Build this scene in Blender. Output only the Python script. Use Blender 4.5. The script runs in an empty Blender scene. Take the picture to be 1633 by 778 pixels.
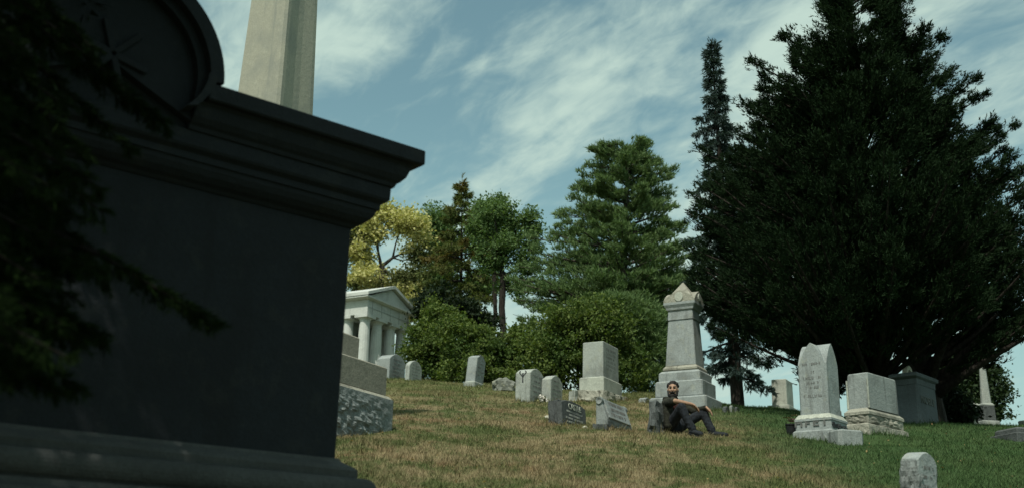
import bpy, bmesh, math, random
import numpy as np
from mathutils import Vector, Matrix, noise as mnoise

# ------------------------------------------------------------------ camera
FPX, PW, PH = 1780.0, 1633.0, 778.0            # focal length and frame in photograph pixels
PITCH, ROLL = math.radians(17.4), math.radians(1.35)
CAM = (0.0, 0.0, 1.6)
scene = bpy.context.scene
cd = bpy.data.cameras.new('camera'); cam = bpy.data.objects.new('camera', cd)
scene.collection.objects.link(cam)
cam.matrix_world = Matrix.Translation(CAM) @ Matrix.Rotation(math.pi/2+PITCH, 4, 'X') @ Matrix.Rotation(ROLL, 4, 'Z')
cd.sensor_width = 36.0; cd.lens = 36.0*FPX/PW
cd.clip_start = 0.05; cd.clip_end = 6000
cd.dof.use_dof = True; cd.dof.focus_distance = 18.5; cd.dof.aperture_fstop = 1.9
scene.camera = cam

# ------------------------------------------------------------------ light
SUN_AZ, SUN_EL = math.radians(-158.0), math.radians(58.0)     # behind the camera, to the left
sdir = Vector((math.cos(SUN_EL)*math.sin(SUN_AZ), math.cos(SUN_EL)*math.cos(SUN_AZ), math.sin(SUN_EL)))
sl = bpy.data.lights.new('sun', 'SUN'); sl.energy = 2.6; sl.angle = math.radians(0.6); sl.color = (1.0, 0.965, 0.84)
sun = bpy.data.objects.new('sun', sl); scene.collection.objects.link(sun)
sun.rotation_euler = (-sdir).to_track_quat('-Z', 'Y').to_euler()

def nd(nt, t, **kw):
    n = nt.nodes.new(t)
    for k, v in kw.items():
        if k.startswith('i_'):
            n.inputs[k[2:].replace('_', ' ')].default_value = v
        else:
            setattr(n, k, v)
    return n
def mixc(nt, blend, fac, a, b):
    m = nt.nodes.new('ShaderNodeMix'); m.data_type = 'RGBA'; m.blend_type = blend
    for s, v in ((m.inputs[0], fac), (m.inputs[6], a), (m.inputs[7], b)):
        if isinstance(v, bpy.types.NodeSocket): nt.links.new(v, s)
        elif isinstance(v, (int, float)): s.default_value = v
        else: s.default_value = (*v, 1.0) if len(v) == 3 else v
    return m.outputs[2]
def mth(nt, op, a, b=0.0, c=0.0, clamp=False):
    m = nt.nodes.new('ShaderNodeMath'); m.operation = op; m.use_clamp = clamp
    for s, v in zip(m.inputs, (a, b, c)):
        if isinstance(v, bpy.types.NodeSocket): nt.links.new(v, s)
        else: s.default_value = v
    return m.outputs[0]
def ramp(nt, fac, lo, hi, a=0.0, b=1.0):
    m = nt.nodes.new('ShaderNodeMapRange'); m.interpolation_type = 'SMOOTHSTEP'
    nt.links.new(fac, m.inputs['Value'])
    m.inputs['From Min'].default_value = lo; m.inputs['From Max'].default_value = hi
    m.inputs['To Min'].default_value = a; m.inputs['To Max'].default_value = b
    return m.outputs[0]

world = bpy.data.worlds.new('World'); scene.world = world; world.use_nodes = True
wt = world.node_tree; wt.nodes.clear()
sky = nd(wt, 'ShaderNodeTexSky', sky_type='NISHITA', sun_disc=False)
sky.sun_elevation = SUN_EL; sky.sun_rotation = SUN_AZ % (2*math.pi)
sky.air_density = 1.0; sky.dust_density = 1.4; sky.ozone_density = 1.0
tc = nd(wt, 'ShaderNodeTexCoord')
sep = nd(wt, 'ShaderNodeSeparateXYZ'); wt.links.new(tc.outputs['Generated'], sep.inputs[0])
zz = mth(wt, 'ADD', mth(wt, 'MAXIMUM', sep.outputs[2], 0.0), 0.16)
comb = nd(wt, 'ShaderNodeCombineXYZ')
wt.links.new(mth(wt, 'DIVIDE', sep.outputs[0], zz), comb.inputs[0])
wt.links.new(mth(wt, 'DIVIDE', sep.outputs[1], zz), comb.inputs[1])
CLOUD = (9.03, 17.53, 0.0)
mp1 = nd(wt, 'ShaderNodeMapping', vector_type='TEXTURE'); wt.links.new(comb.outputs[0], mp1.inputs[0])
mp1.inputs['Location'].default_value = CLOUD; mp1.inputs['Rotation'].default_value = (0, 0, math.radians(-64)); mp1.inputs['Scale'].default_value = (1.5, 0.62, 1)
n1 = nd(wt, 'ShaderNodeTexNoise', i_Scale=2.3, i_Detail=5.0, i_Roughness=0.5, i_Distortion=0.3); wt.links.new(mp1.outputs[0], n1.inputs['Vector'])
mp2 = nd(wt, 'ShaderNodeMapping', vector_type='TEXTURE'); wt.links.new(comb.outputs[0], mp2.inputs[0])
mp2.inputs['Location'].default_value = (0.53, 5.03, 0); mp2.inputs['Rotation'].default_value = (0, 0, math.radians(-58)); mp2.inputs['Scale'].default_value = (0.85, 0.42, 1)
n2 = nd(wt, 'ShaderNodeTexNoise', i_Scale=3.0, i_Detail=8.0, i_Roughness=0.58, i_Distortion=0.5); wt.links.new(mp2.outputs[0], n2.inputs['Vector'])
n3 = nd(wt, 'ShaderNodeTexNoise', i_Scale=9.0, i_Detail=5.0, i_Roughness=0.6, i_Distortion=0.8); wt.links.new(mp2.outputs[0], n3.inputs['Vector'])
cl = mth(wt, 'ADD', mth(wt, 'MULTIPLY', n1.outputs[0], 0.55), mth(wt, 'ADD', mth(wt, 'MULTIPLY', n2.outputs[0], 0.32), mth(wt, 'MULTIPLY', n3.outputs[0], 0.13)))
cmask = ramp(wt, cl, 0.425, 0.605, 0.04, 1.0)
hz = ramp(wt, sep.outputs[2], 0.05, 0.42, 0.80, 0.0)                 # paler sky towards the horizon
tint = mixc(wt, 'MULTIPLY', 1.0, sky.outputs[0], (0.81, 0.99, 0.70))
pale = mixc(wt, 'MIX', hz, tint, (2.55, 3.75, 3.65))
skyc = mixc(wt, 'MIX', cmask, pale, (3.45, 4.45, 3.95))
bg = nd(wt, 'ShaderNodeBackground'); bg.inputs['Strength'].default_value = 0.1
wt.links.new(skyc, bg.inputs['Color'])
wo = nd(wt, 'ShaderNodeOutputWorld'); wt.links.new(bg.outputs[0], wo.inputs['Surface'])

vs = scene.view_settings
vs.view_transform = 'Standard'; vs.look = 'None'; vs.exposure = 0.66; vs.gamma = 1.0; vs.use_curve_mapping = False
scene.render.engine = 'CYCLES'
scene.cycles.max_bounces = 5; scene.cycles.diffuse_bounces = 3; scene.cycles.transmission_bounces = 3; scene.cycles.transparent_max_bounces = 4
scene.cycles.use_denoising = True

# ------------------------------------------------------------------ place helpers
_up0 = (0, -math.sin(PITCH), math.cos(PITCH)); FW = (0, math.cos(PITCH), math.sin(PITCH))
_c, _s = math.cos(ROLL), math.sin(ROLL)
RT = tuple(_c*(1, 0, 0)[i]+_s*_up0[i] for i in range(3)); UPV = tuple(-_s*(1, 0, 0)[i]+_c*_up0[i] for i in range(3))
def ray(px, py):
    u = (px-PW/2)/FPX; v = -(py-PH/2)/FPX
    return tuple(FW[i]+u*RT[i]+v*UPV[i] for i in range(3))
def at(px, py, Y):
    """the point seen at pixel px, py that lies Y metres ahead"""
    r = ray(px, py); t = Y/r[1]
    return Vector((r[0]*t, Y, CAM[2]+r[2]*t))
def proj(p):
    d = [p[i]-CAM[i] for i in range(3)]
    z = sum(d[i]*FW[i] for i in range(3))
    return PW/2+FPX*sum(d[i]*RT[i] for i in range(3))/z, PH/2-FPX*sum(d[i]*UPV[i] for i in range(3))/z
CREST = [(-12, 41), (-6, 44), (-1, 36), (3, 31.8), (6, 28), (9, 25.2), (12, 25.2), (16, 26)]
CX = np.array([c[0] for c in CREST], float); CY = np.array([c[1] for c in CREST], float)
def crest(a):
    i = np.clip(np.searchsorted(CX, a)-1, 0, len(CX)-2)
    s = np.clip((a-CX[i])/(CX[i+1]-CX[i]), 0, 1); s = s*s*(3-2*s)
    return CY[i]+(CY[i+1]-CY[i])*s
SETTLED = [(1.38, 20.6, 0.16, 0.5), (2.15, 19.3, 0.14, 0.45), (6.0, 18.5, 0.20, 0.6), (7.5, 20.6, 0.16, 0.6), (8.0, 34.0, -0.70, 2.6)]    # ground sunk beside the graves, and a rise behind the crest: x, y, depth, spread
def ground_np(x, y):
    x = np.asarray(x, float); y = np.asarray(y, float)
    z = 0.23*y
    c = crest(x/np.maximum(y, 8)*26)
    z = z-0.35*np.logaddexp(0, 0.225*(y-c)/0.35)
    z = z-0.05*8*np.logaddexp(0, (y-75)/8)
    z = z-0.010*np.clip(x, -20, 20)
    z = z+0.02*np.sin(x*1.3+y*0.7)*np.sin(y*0.9-x*0.4)+0.012*np.sin(x*3.1+1.0)*np.sin(y*2.3)
    for dx, dy, dd, sg in SETTLED: z = z-dd*np.exp(-((x-dx)**2+(y-dy)**2)/(2*sg*sg))
    return np.where(y < -20, -4.6+0*z, z)
def ground(x, y): return float(ground_np(x, y))
def hit(px, py):
    r = ray(px, py)
    ys = 3+60*np.linspace(0, 1, 6000)**1.5
    t = ys/r[1]; xs = r[0]*t; zs = CAM[2]+r[2]*t
    gap = zs-ground_np(xs, ys)
    k = int(np.argmax(gap < 0)) if (gap < 0).any() else int(np.argmin(np.where((ys > 10) & (ys < 45), gap, 99)))     # or where the line of sight grazes the crest
    return Vector((xs[k], ys[k], ground(xs[k], ys[k])))

# ------------------------------------------------------------------ object helpers
COL = scene.collection
def tag(o, label=None, cat=None, group=None, kind=None):
    for k, v in (('label', label), ('category', cat), ('group', group), ('kind', kind)):
        if v: o[k] = v
    return o
def empty(name, loc, rz=0.0, label=None, cat=None, group=None):
    o = bpy.data.objects.new(name, None); COL.objects.link(o)
    o.location = loc; o.rotation_euler = (0, 0, rz); o.empty_display_size = 0.1
    return tag(o, label, cat, group)
def link(name, me, mat, parent=None):
    o = bpy.data.objects.new(name, me); COL.objects.link(o)
    if mat is not None and not me.materials: me.materials.append(mat)
    if parent is not None: o.parent = parent
    return o
def from_bm(name, bm, mat, parent=None, smooth=False):
    bmesh.ops.recalc_face_normals(bm, faces=bm.faces[:])
    me = bpy.data.meshes.new(name); bm.to_mesh(me); bm.free()
    if smooth: me.polygons.foreach_set('use_smooth', [True]*len(me.polygons))
    return link(name, me, mat, parent)
def np_mesh(name, V, Fc, mat, parent=None, smooth=False):
    """V (n,3); Fc (m,k) with k = 3 or 4"""
    V = np.ascontiguousarray(V, np.float32); Fc = np.ascontiguousarray(Fc, np.int32)
    me = bpy.data.meshes.new(name); m, k = Fc.shape
    me.vertices.add(len(V)); me.vertices.foreach_set('co', V.ravel())
    me.loops.add(m*k); me.loops.foreach_set('vertex_index', Fc.ravel())
    me.polygons.add(m); me.polygons.foreach_set('loop_start', np.arange(0, m*k, k, dtype=np.int32))
    if smooth: me.polygons.foreach_set('use_smooth', np.ones(m, bool))
    me.update(calc_edges=True)
    return link(name, me, mat, parent)

# ------------------------------------------------------------------ materials
def new_mat(name):
    m = bpy.data.materials.new(name); m.use_nodes = True
    nt = m.node_tree; b = nt.nodes['Principled BSDF']
    return m, nt, b
def stone_mat(name, col, dark=(0.10, 0.105, 0.10), stain=0.5, speck=0.5, rough=0.85, bump=0.5, streak=0.5, scale=1.0, lichen=0.0):
    m, nt, b = new_mat(name)
    tcn = nd(nt, 'ShaderNodeTexCoord'); co = tcn.outputs['Object']
    oi = nd(nt, 'ShaderNodeObjectInfo')
    off = nd(nt, 'ShaderNodeVectorMath', operation='ADD'); nt.links.new(co, off.inputs[0])
    sc = nd(nt, 'ShaderNodeVectorMath', operation='SCALE'); sc.inputs[0].default_value = (37, 19, 53); nt.links.new(oi.outputs['Random'], sc.inputs['Scale'])
    nt.links.new(sc.outputs[0], off.inputs[1]); v = off.outputs[0]
    def noise(s, det=4, r=0.55, vec=v, dist=0.0):
        n = nd(nt, 'ShaderNodeTexNoise', i_Scale=s*scale, i_Detail=float(det), i_Roughness=r, i_Distortion=dist); nt.links.new(vec, n.inputs['Vector']); return n.outputs[0]
    fine = noise(55, 2, 0.7); mid = noise(14, 4, 0.6); big = noise(1.7, 5, 0.6, dist=0.4)
    mp = nd(nt, 'ShaderNodeMapping'); mp.inputs['Scale'].default_value = (5, 5, 0.45); nt.links.new(v, mp.inputs[0])
    st = noise(1.4, 4, 0.6, mp.outputs[0])
    c = mixc(nt, 'MIX', ramp(nt, fine, 0.38, 0.66, 0.0, speck), col, tuple(x*0.42 for x in col))
    c = mixc(nt, 'MIX', ramp(nt, mid, 0.5, 0.75, 0.0, 0.35), c, tuple(min(1, x*1.35) for x in col))
    c = mixc(nt, 'MIX', ramp(nt, big, 0.46, 0.72, 0.0, stain), c, dark)
    c = mixc(nt, 'MIX', ramp(nt, st, 0.52, 0.72, 0.0, streak), c, dark)
    if lichen:
        lz = noise(6, 5, 0.65)
        c = mixc(nt, 'MIX', ramp(nt, lz, 0.54, 0.66, 0.0, lichen), c, (0.34, 0.34, 0.24))
    nt.links.new(c, b.inputs['Base Color'])
    b.inputs['Roughness'].default_value = rough; b.inputs['Specular IOR Level'].default_value = 0.3
    bp = nd(nt, 'ShaderNodeBump'); bp.inputs['Strength'].default_value = bump; bp.inputs['Distance'].default_value = 0.02
    nt.links.new(mth(nt, 'ADD', mth(nt, 'MULTIPLY', fine, 0.45), mid), bp.inputs['Height']); nt.links.new(bp.outputs[0], b.inputs['Normal'])
    return m
M = {}
M['granite'] = stone_mat('grey_granite', (0.345, 0.37, 0.345), stain=0.55, lichen=0.22)
M['granite_b'] = stone_mat('blue_grey_granite', (0.285, 0.315, 0.315), stain=0.55, lichen=0.22)
M['granite_l'] = stone_mat('pale_granite', (0.42, 0.44, 0.385), stain=0.55, streak=0.25)
M['granite_r'] = stone_mat('rough_granite', (0.20, 0.225, 0.225), stain=0.65, bump=0.9, speck=0.7)
M['granite_d'] = stone_mat('dark_granite', (0.088, 0.098, 0.098), dark=(0.032, 0.036, 0.038), stain=0.55, speck=0.6, bump=0.9)
M['granite_w'] = stone_mat('weathered_granite', (0.32, 0.315, 0.265), dark=(0.07, 0.065, 0.052), stain=0.65, streak=0.55, bump=0.9)
M['granite_s'] = stone_mat('streaked_granite', (0.26, 0.285, 0.28), dark=(0.075, 0.08, 0.078), stain=0.45, streak=0.8)
M['ledge'] = stone_mat('lit_tone_dark_granite', (0.060, 0.064, 0.064), dark=(0.024, 0.026, 0.026), stain=0.5, streak=0.2, speck=0.4)  # light caught by the base ledges is put into this paler colour
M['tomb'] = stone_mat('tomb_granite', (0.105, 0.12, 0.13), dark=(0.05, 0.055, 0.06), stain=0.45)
M['obelisk'] = stone_mat('buff_granite', (0.315, 0.315, 0.26), dark=(0.19, 0.205, 0.19), stain=0.5, streak=0.6, speck=0.25, bump=0.25)
M['plinth'] = stone_mat('grey_buff_granite', (0.27, 0.255, 0.21), dark=(0.13, 0.125, 0.11), stain=0.3, speck=0.6)
M['black'] = stone_mat('black_granite', (0.009, 0.0125, 0.017), dark=(0.0045, 0.006, 0.008), stain=0.6, streak=0.5, lichen=0.015, rough=0.8, bump=0.35, speck=0.4)
M['marble'] = stone_mat('white_granite', (0.52, 0.54, 0.52), dark=(0.28, 0.29, 0.28), stain=0.35, streak=0.4, speck=0.25)
M['boulder'] = stone_mat('field_stone', (0.19, 0.20, 0.175), dark=(0.06, 0.065, 0.05), stain=0.7, lichen=0.6)
M['pale_rock'] = stone_mat('pale_rock', (0.55, 0.53, 0.44), dark=(0.28, 0.25, 0.18), stain=0.4)
M['letter'] = stone_mat('shade_tone_lettering', (0.13, 0.135, 0.13), stain=0.3)  # shade inside cut letters is put into this darker colour
M['letter_d'] = stone_mat('dark_lettering', (0.045, 0.05, 0.055), stain=0.2)
def plain(name, col, rough=0.8, var=0.25, scale=20.0, spec=0.3):
    m, nt, b = new_mat(name)
    tcn = nd(nt, 'ShaderNodeTexCoord')
    n = nd(nt, 'ShaderNodeTexNoise', i_Scale=scale, i_Detail=4.0); nt.links.new(tcn.outputs['Object'], n.inputs['Vector'])
    c = mixc(nt, 'MIX', ramp(nt, n.outputs[0], 0.35, 0.68), tuple(x*(1-var) for x in col), tuple(min(1, x*(1+var)) for x in col))
    nt.links.new(c, b.inputs['Base Color']); b.inputs['Roughness'].default_value = rough; b.inputs['Specular IOR Level'].default_value = spec
    bp = nd(nt, 'ShaderNodeBump'); bp.inputs['Strength'].default_value = 0.4; bp.inputs['Distance'].default_value = 0.01
    nt.links.new(n.outputs[0], bp.inputs['Height']); nt.links.new(bp.outputs[0], b.inputs['Normal'])
    return m
def bark_mat(name, col):
    m, nt, b = new_mat(name)
    tcn = nd(nt, 'ShaderNodeTexCoord')
    mp = nd(nt, 'ShaderNodeMapping'); mp.inputs['Scale'].default_value = (9, 9, 1.6); nt.links.new(tcn.outputs['Object'], mp.inputs[0])
    n = nd(nt, 'ShaderNodeTexNoise', i_Scale=2.0, i_Detail=6.0, i_Roughness=0.65); nt.links.new(mp.outputs[0], n.inputs['Vector'])
    c = mixc(nt, 'MIX', ramp(nt, n.outputs[0], 0.35, 0.7), tuple(x*0.5 for x in col), tuple(x*1.4 for x in col))
    nt.links.new(c, b.inputs['Base Color']); b.inputs['Roughness'].default_value = 0.95; b.inputs['Specular IOR Level'].default_value = 0.1
    bp = nd(nt, 'ShaderNodeBump'); bp.inputs['Strength'].default_value = 0.9; bp.inputs['Distance'].default_value = 0.04
    nt.links.new(n.outputs[0], bp.inputs['Height']); nt.links.new(bp.outputs[0], b.inputs['Normal'])
    return m
def leaf_mat(name, a, b_, patch=None, pscale=0.8, trans=0.3, rough=0.7, spec=0.18, plo=0.48, phi=0.62):
    """leaf colour runs from a to b_ leaf by leaf, with whole sprays of a third colour"""
    m, nt, b = new_mat(name)
    g = nd(nt, 'ShaderNodeNewGeometry')
    c = mixc(nt, 'MIX', g.outputs['Random Per Island'], a, b_)
    n = nd(nt, 'ShaderNodeTexNoise', i_Scale=pscale, i_Detail=3.0); nt.links.new(g.outputs['Position'], n.inputs['Vector'])
    if patch: c = mixc(nt, 'MIX', ramp(nt, n.outputs[0], plo, phi, 0.0, 0.85), c, patch)
    nt.links.new(c, b.inputs['Base Color']); b.inputs['Roughness'].default_value = rough; b.inputs['Specular IOR Level'].default_value = spec
    tr = nd(nt, 'ShaderNodeBsdfTranslucent'); nt.links.new(mixc(nt, 'MULTIPLY', 1.0, c, (1.2, 1.3, 0.6)), tr.inputs['Color'])
    mx = nd(nt, 'ShaderNodeMixShader'); mx.inputs[0].default_value = trans
    nt.links.new(b.outputs[0], mx.inputs[1]); nt.links.new(tr.outputs[0], mx.inputs[2])
    nt.links.new(mx.outputs[0], nt.nodes['Material Output'].inputs['Surface'])
    return m
M['bark_dark'] = bark_mat('dark_bark', (0.035, 0.03, 0.026))
M['bark_black'] = bark_mat('near_black_bark', (0.012, 0.010, 0.009))
M['bark'] = bark_mat('grey_brown_bark', (0.07, 0.062, 0.052))
M['leaf_yew'] = leaf_mat('dark_conifer_needles', (0.005, 0.012, 0.006), (0.023, 0.042, 0.019), patch=(0.006, 0.014, 0.006), trans=0.1, spec=0.04, rough=0.9)
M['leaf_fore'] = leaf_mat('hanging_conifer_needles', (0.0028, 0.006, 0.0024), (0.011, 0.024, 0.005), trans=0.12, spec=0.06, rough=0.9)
M['leaf_spruce'] = leaf_mat('blue_spruce_needles', (0.024, 0.044, 0.042), (0.066, 0.1, 0.092), trans=0.12)
M['leaf_pine'] = leaf_mat('pine_needles', (0.074, 0.128, 0.052), (0.155, 0.225, 0.088), trans=0.2)
M['leaf_yellow'] = leaf_mat('yellow_flowering_leaves', (0.37, 0.36, 0.13), (0.6, 0.56, 0.26), patch=(0.035, 0.06, 0.022), pscale=0.5, trans=0.25, plo=0.52, phi=0.60)
M['leaf_rust'] = leaf_mat('rusty_green_leaves', (0.08, 0.115, 0.038), (0.145, 0.16, 0.052), patch=(0.165, 0.125, 0.042), pscale=0.5, trans=0.25)
M['leaf_green'] = leaf_mat('mid_green_leaves', (0.06, 0.11, 0.042), (0.125, 0.19, 0.066), trans=0.3)
M['leaf_shrub'] = leaf_mat('shrub_leaves', (0.056, 0.094, 0.025), (0.135, 0.175, 0.045), patch=(0.055, 0.095, 0.026), pscale=0.9, trans=0.3)
M['leaf_far'] = leaf_mat('far_tree_leaves', (0.018, 0.034, 0.015), (0.04, 0.064, 0.026), trans=0.2)
M['leaf_bush'] = leaf_mat('dark_bush_leaves', (0.008, 0.016, 0.007), (0.018, 0.032, 0.013), trans=0.15)

def lawn_nodes(nt, blades):
    g = nd(nt, 'ShaderNodeNewGeometry'); pos = g.outputs['Position']
    s = nd(nt, 'ShaderNodeSeparateXYZ'); nt.links.new(pos, s.inputs[0])
    flat = nd(nt, 'ShaderNodeCombineXYZ'); nt.links.new(s.outputs[0], flat.inputs[0]); nt.links.new(s.outputs[1], flat.inputs[1])
    def noise(scale, det, sx=1.0, sy=1.0, r=0.6):
        mp = nd(nt, 'ShaderNodeMapping'); mp.inputs['Scale'].default_value = (sx, sy, 1); nt.links.new(flat.outputs[0], mp.inputs[0])
        n = nd(nt, 'ShaderNodeTexNoise', i_Scale=scale, i_Detail=float(det), i_Roughness=r); nt.links.new(mp.outputs[0], n.inputs['Vector']); return n.outputs[0]
    big = noise(0.55, 5, 1.0, 0.9); fine = noise(5.0, 4); mid = noise(1.6, 4, 1.0, 0.7)
    dry_f = mth(nt, 'ADD', mth(nt, 'MULTIPLY', big, 0.36), mth(nt, 'ADD', mth(nt, 'MULTIPLY', mid, 0.32), mth(nt, 'MULTIPLY', fine, 0.32)))
    dry = ramp(nt, dry_f, 0.435, 0.56)
    lush = ramp(nt, mth(nt, 'ADD', s.outputs[0], mth(nt, 'ADD', mth(nt, 'MULTIPLY', s.outputs[1], -0.06), mth(nt, 'MULTIPLY', mth(nt, 'SUBTRACT', big, 0.5), 5.0))), 1.9, 4.0)
    rust = ramp(nt, noise(0.9, 5, 1.0, 0.8), 0.52, 0.66, 0.0, 0.75)
    crown = ramp(nt, s.outputs[1], 22.0, 30.0, 0.0, 0.55)
    straw = mixc(nt, 'MIX', fine, (0.275, 0.22, 0.132), (0.155, 0.127, 0.067))
    green = mixc(nt, 'MIX', fine, (0.055, 0.078, 0.027), (0.10, 0.115, 0.045))
    straw = mixc(nt, 'MIX', rust, straw, (0.165, 0.105, 0.058))
    c = mixc(nt, 'MIX', dry, green, straw)
    c = mixc(nt, 'MIX', crown, c, (0.082, 0.104, 0.034))
    c = mixc(nt, 'MIX', mth(nt, 'MULTIPLY', lush, 0.94), c, mixc(nt, 'MIX', mid, (0.030, 0.068, 0.024), (0.052, 0.090, 0.032)))
    if blades:
        v = ramp(nt, g.outputs['Random Per Island'], 0.0, 1.0, 0.62, 1.45)
        vm = nd(nt, 'ShaderNodeVectorMath', operation='SCALE'); nt.links.new(c, vm.inputs[0]); nt.links.new(v, vm.inputs['Scale'])
        c = vm.outputs[0]
    return c, fine
def lawn_mat(name, blades):
    m, nt, b = new_mat(name)
    c, fine = lawn_nodes(nt, blades)
    nt.links.new(c, b.inputs['Base Color']); b.inputs['Roughness'].default_value = 0.9; b.inputs['Specular IOR Level'].default_value = 0.1
    if not blades:
        g = nd(nt, 'ShaderNodeNewGeometry')
        n = nd(nt, 'ShaderNodeTexNoise', i_Scale=28.0, i_Detail=4.0, i_Roughness=0.7); nt.links.new(g.outputs['Position'], n.inputs['Vector'])
        bp = nd(nt, 'ShaderNodeBump'); bp.inputs['Strength'].default_value = 0.8; bp.inputs['Distance'].default_value = 0.05
        nt.links.new(n.outputs[0], bp.inputs['Height']); nt.links.new(bp.outputs[0], b.inputs['Normal'])
    return m
M['lawn'] = lawn_mat('dry_lawn', False); M['blades'] = lawn_mat('grass_blades', True)

# ------------------------------------------------------------------ ground
def axis(pieces):
    out = []
    for a, b, n in pieces: out += list(np.linspace(a, b, n, endpoint=False))
    return np.array(out+[pieces[-1][1]])
gx = axis([(-3000, -300, 6), (-300, -40, 14), (-40, -14, 26), (-14, 18, 130), (18, 40, 24), (40, 300, 14), (300, 3000, 6)])
gy = axis([(-3000, -100, 5), (-100, -20.5, 8), (-20.5, 4, 30), (4, 50, 190), (50, 110, 40), (110, 400, 16), (400, 3000, 8)])
GX, GY = np.meshgrid(gx, gy); GZ = ground_np(GX, np.minimum(GY, 400))
nx, ny = len(gx), len(gy)
ii, jj = np.meshgrid(np.arange(nx-1), np.arange(ny-1)); base = (jj*nx+ii).ravel()
hill = np_mesh('grass_hill', np.stack([GX.ravel(), GY.ravel(), GZ.ravel()], 1), np.stack([base, base+1, base+nx+1, base+nx], 1), M['lawn'], smooth=True)
tag(hill, 'grassy cemetery hillside, dry brown on the left and green on the right', 'hill', kind='structure')
# ------------------------------------------------------------------ stone-cutting helpers
def ring_pts(sx, sy, z, c, ox=0, oy=0):
    a, b = sx/2, sy/2; c = min(c, a*0.9, b*0.9)
    return [(ox+x, oy+y, z) for x, y in ((-a+c, -b), (a-c, -b), (a, -b+c), (a, b-c), (a-c, b), (-a+c, b), (-a, b-c), (-a, -b+c))]
def loft(bm, rings, c=0.012):
    prev = None
    for k, r in enumerate(rings):
        vs_ = [bm.verts.new(p) for p in ring_pts(r[0], r[1], r[2], c, *(r[3:5] if len(r) > 3 else ()))]
        if prev is None: bm.faces.new(vs_[::-1])
        else:
            for i in range(8): bm.faces.new((prev[i], prev[(i+1) % 8], vs_[(i+1) % 8], vs_[i]))
        prev = vs_
    bm.faces.new(prev)
    return bm
def block_rings(sx, sy, z0, z1, e=0.012):
    """a dressed block with softened top and bottom arrises"""
    return [(sx-2*e, sy-2*e, z0), (sx, sy, z0+e), (sx, sy, z1-e), (sx-2*e, sy-2*e, z1)]
def cut(name, rings, mat, parent, c=0.012):
    return from_bm(name, loft(bmesh.new(), rings, c), M[mat], parent)
def block(name, sx, sy, z0, z1, mat, parent, e=0.012):
    return cut(name, block_rings(sx, sy, z0, z1, e), mat, parent, e)
def fbm(p, s):
    return mnoise.fractal(Vector(p)*s, 0.9, 2.1, 4)
def rock_block(name, sx, sy, z0, z1, mat, parent, amp=0.04, seed=0.0, taper=0.0, n=10, margin=True, top_amp=0.0, scale=6.0):
    """quarry-faced block: flat arrises, lumpy faces"""
    bm = bmesh.new()
    bmesh.ops.create_cube(bm, size=1.0)
    cuts = max(3, n)
    bmesh.ops.subdivide_edges(bm, edges=bm.edges[:], cuts=cuts, use_grid_fill=True)
    h = z1-z0
    for v in bm.verts:
        x, y, z = v.co
        t = z+0.5; k = 1-taper*t
        p = Vector((x*sx*k, y*sy*k, z0+t*h))
        edge = 1.0
        for q in (abs(x), abs(y)):
            pass
        def away(q): return min(1.0, (0.5-abs(q))*5.0)
        if abs(abs(x)-0.5) < 1e-4: w = min(away(y), away(z)); nrm = Vector((math.copysign(1, x), 0, 0))
        elif abs(abs(y)-0.5) < 1e-4: w = min(away(x), away(z)); nrm = Vector((0, math.copysign(1, y), 0))
        else: w = min(away(x), away(y))*(top_amp/amp if amp else 0); nrm = Vector((0, 0, math.copysign(1, z)))
        if not margin: w = max(w, 0.45)
        d = fbm((p.x+seed*7.3, p.y+seed*3.1, p.z+seed), scale)
        v.co = p+nrm*(amp*(0.35+d)*w)
        if not margin: v.co += Vector((fbm((p.x, p.y+seed, p.z), 4), fbm((p.y, p.z+seed, p.x), 4), fbm((p.z, p.x, p.y+seed), 4)))*amp*0.5
    return from_bm(name, bm, M[mat], parent)
def slab(name, w, t, prof, mat, parent, e=0.012, z0=-0.4, rough_back=False):
    """upright slab: prof = [(x, z)] outline of the top from left to right (x in -w/2..w/2); front faces -Y"""
    pts = [(-w/2, z0)]+[p for p in prof]+[(w/2, z0)]
    bm = bmesh.new()
    cx0 = 0; 
    def inset(p, k):
        x, z = p
        return (x*(1-k), z if z <= z0+1e-6 else z-k*abs(w)*0.5*0.6)
    loops = []
    for yy, k in ((-t/2, 2*e/w), (-t/2+e, 0), (t/2-e, 0), (t/2, 2*e/w)):
        loops.append([bm.verts.new((inset(p, k)[0], yy, inset(p, k)[1])) for p in pts])
    n = len(pts)
    for a, b in zip(loops, loops[1:]):
        for i in range(n): bm.faces.new((a[i], a[(i+1) % n], b[(i+1) % n], b[i]))
    bm.faces.new(loops[0]); bm.faces.new(loops[-1][::-1])
    return from_bm(name, bm, M[mat], parent)
def arch_prof(w, h, rise, n=12, shoulder=0.0):
    """segmental arch top"""
    a = w/2-shoulder
    R = (a*a+rise*rise)/(2*rise); out = []
    if shoulder: out.append((-w/2, h-rise))
    th = math.asin(min(1, a/R))
    for i in range(n+1):
        q = -th+2*th*i/n
        out.append((R*math.sin(q), h-R+R*math.cos(q)))
    if shoulder: out.append((w/2, h-rise))
    return out
def bars(name, rects, mat, parent, y, d=0.004):
    """cut strokes standing on a face at local y: rects = (x, z, w, h)"""
    bm = bmesh.new()
    for x, z, w, h in rects:
        r = bmesh.ops.create_cube(bm, size=1.0)['verts']
        bmesh.ops.scale(bm, vec=(w, d, h), verts=r); bmesh.ops.translate(bm, vec=(x, y-d/2+0.0005, z), verts=r)
    return tag(from_bm(name, bm, M[mat], parent), kind='stuff')
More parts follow.
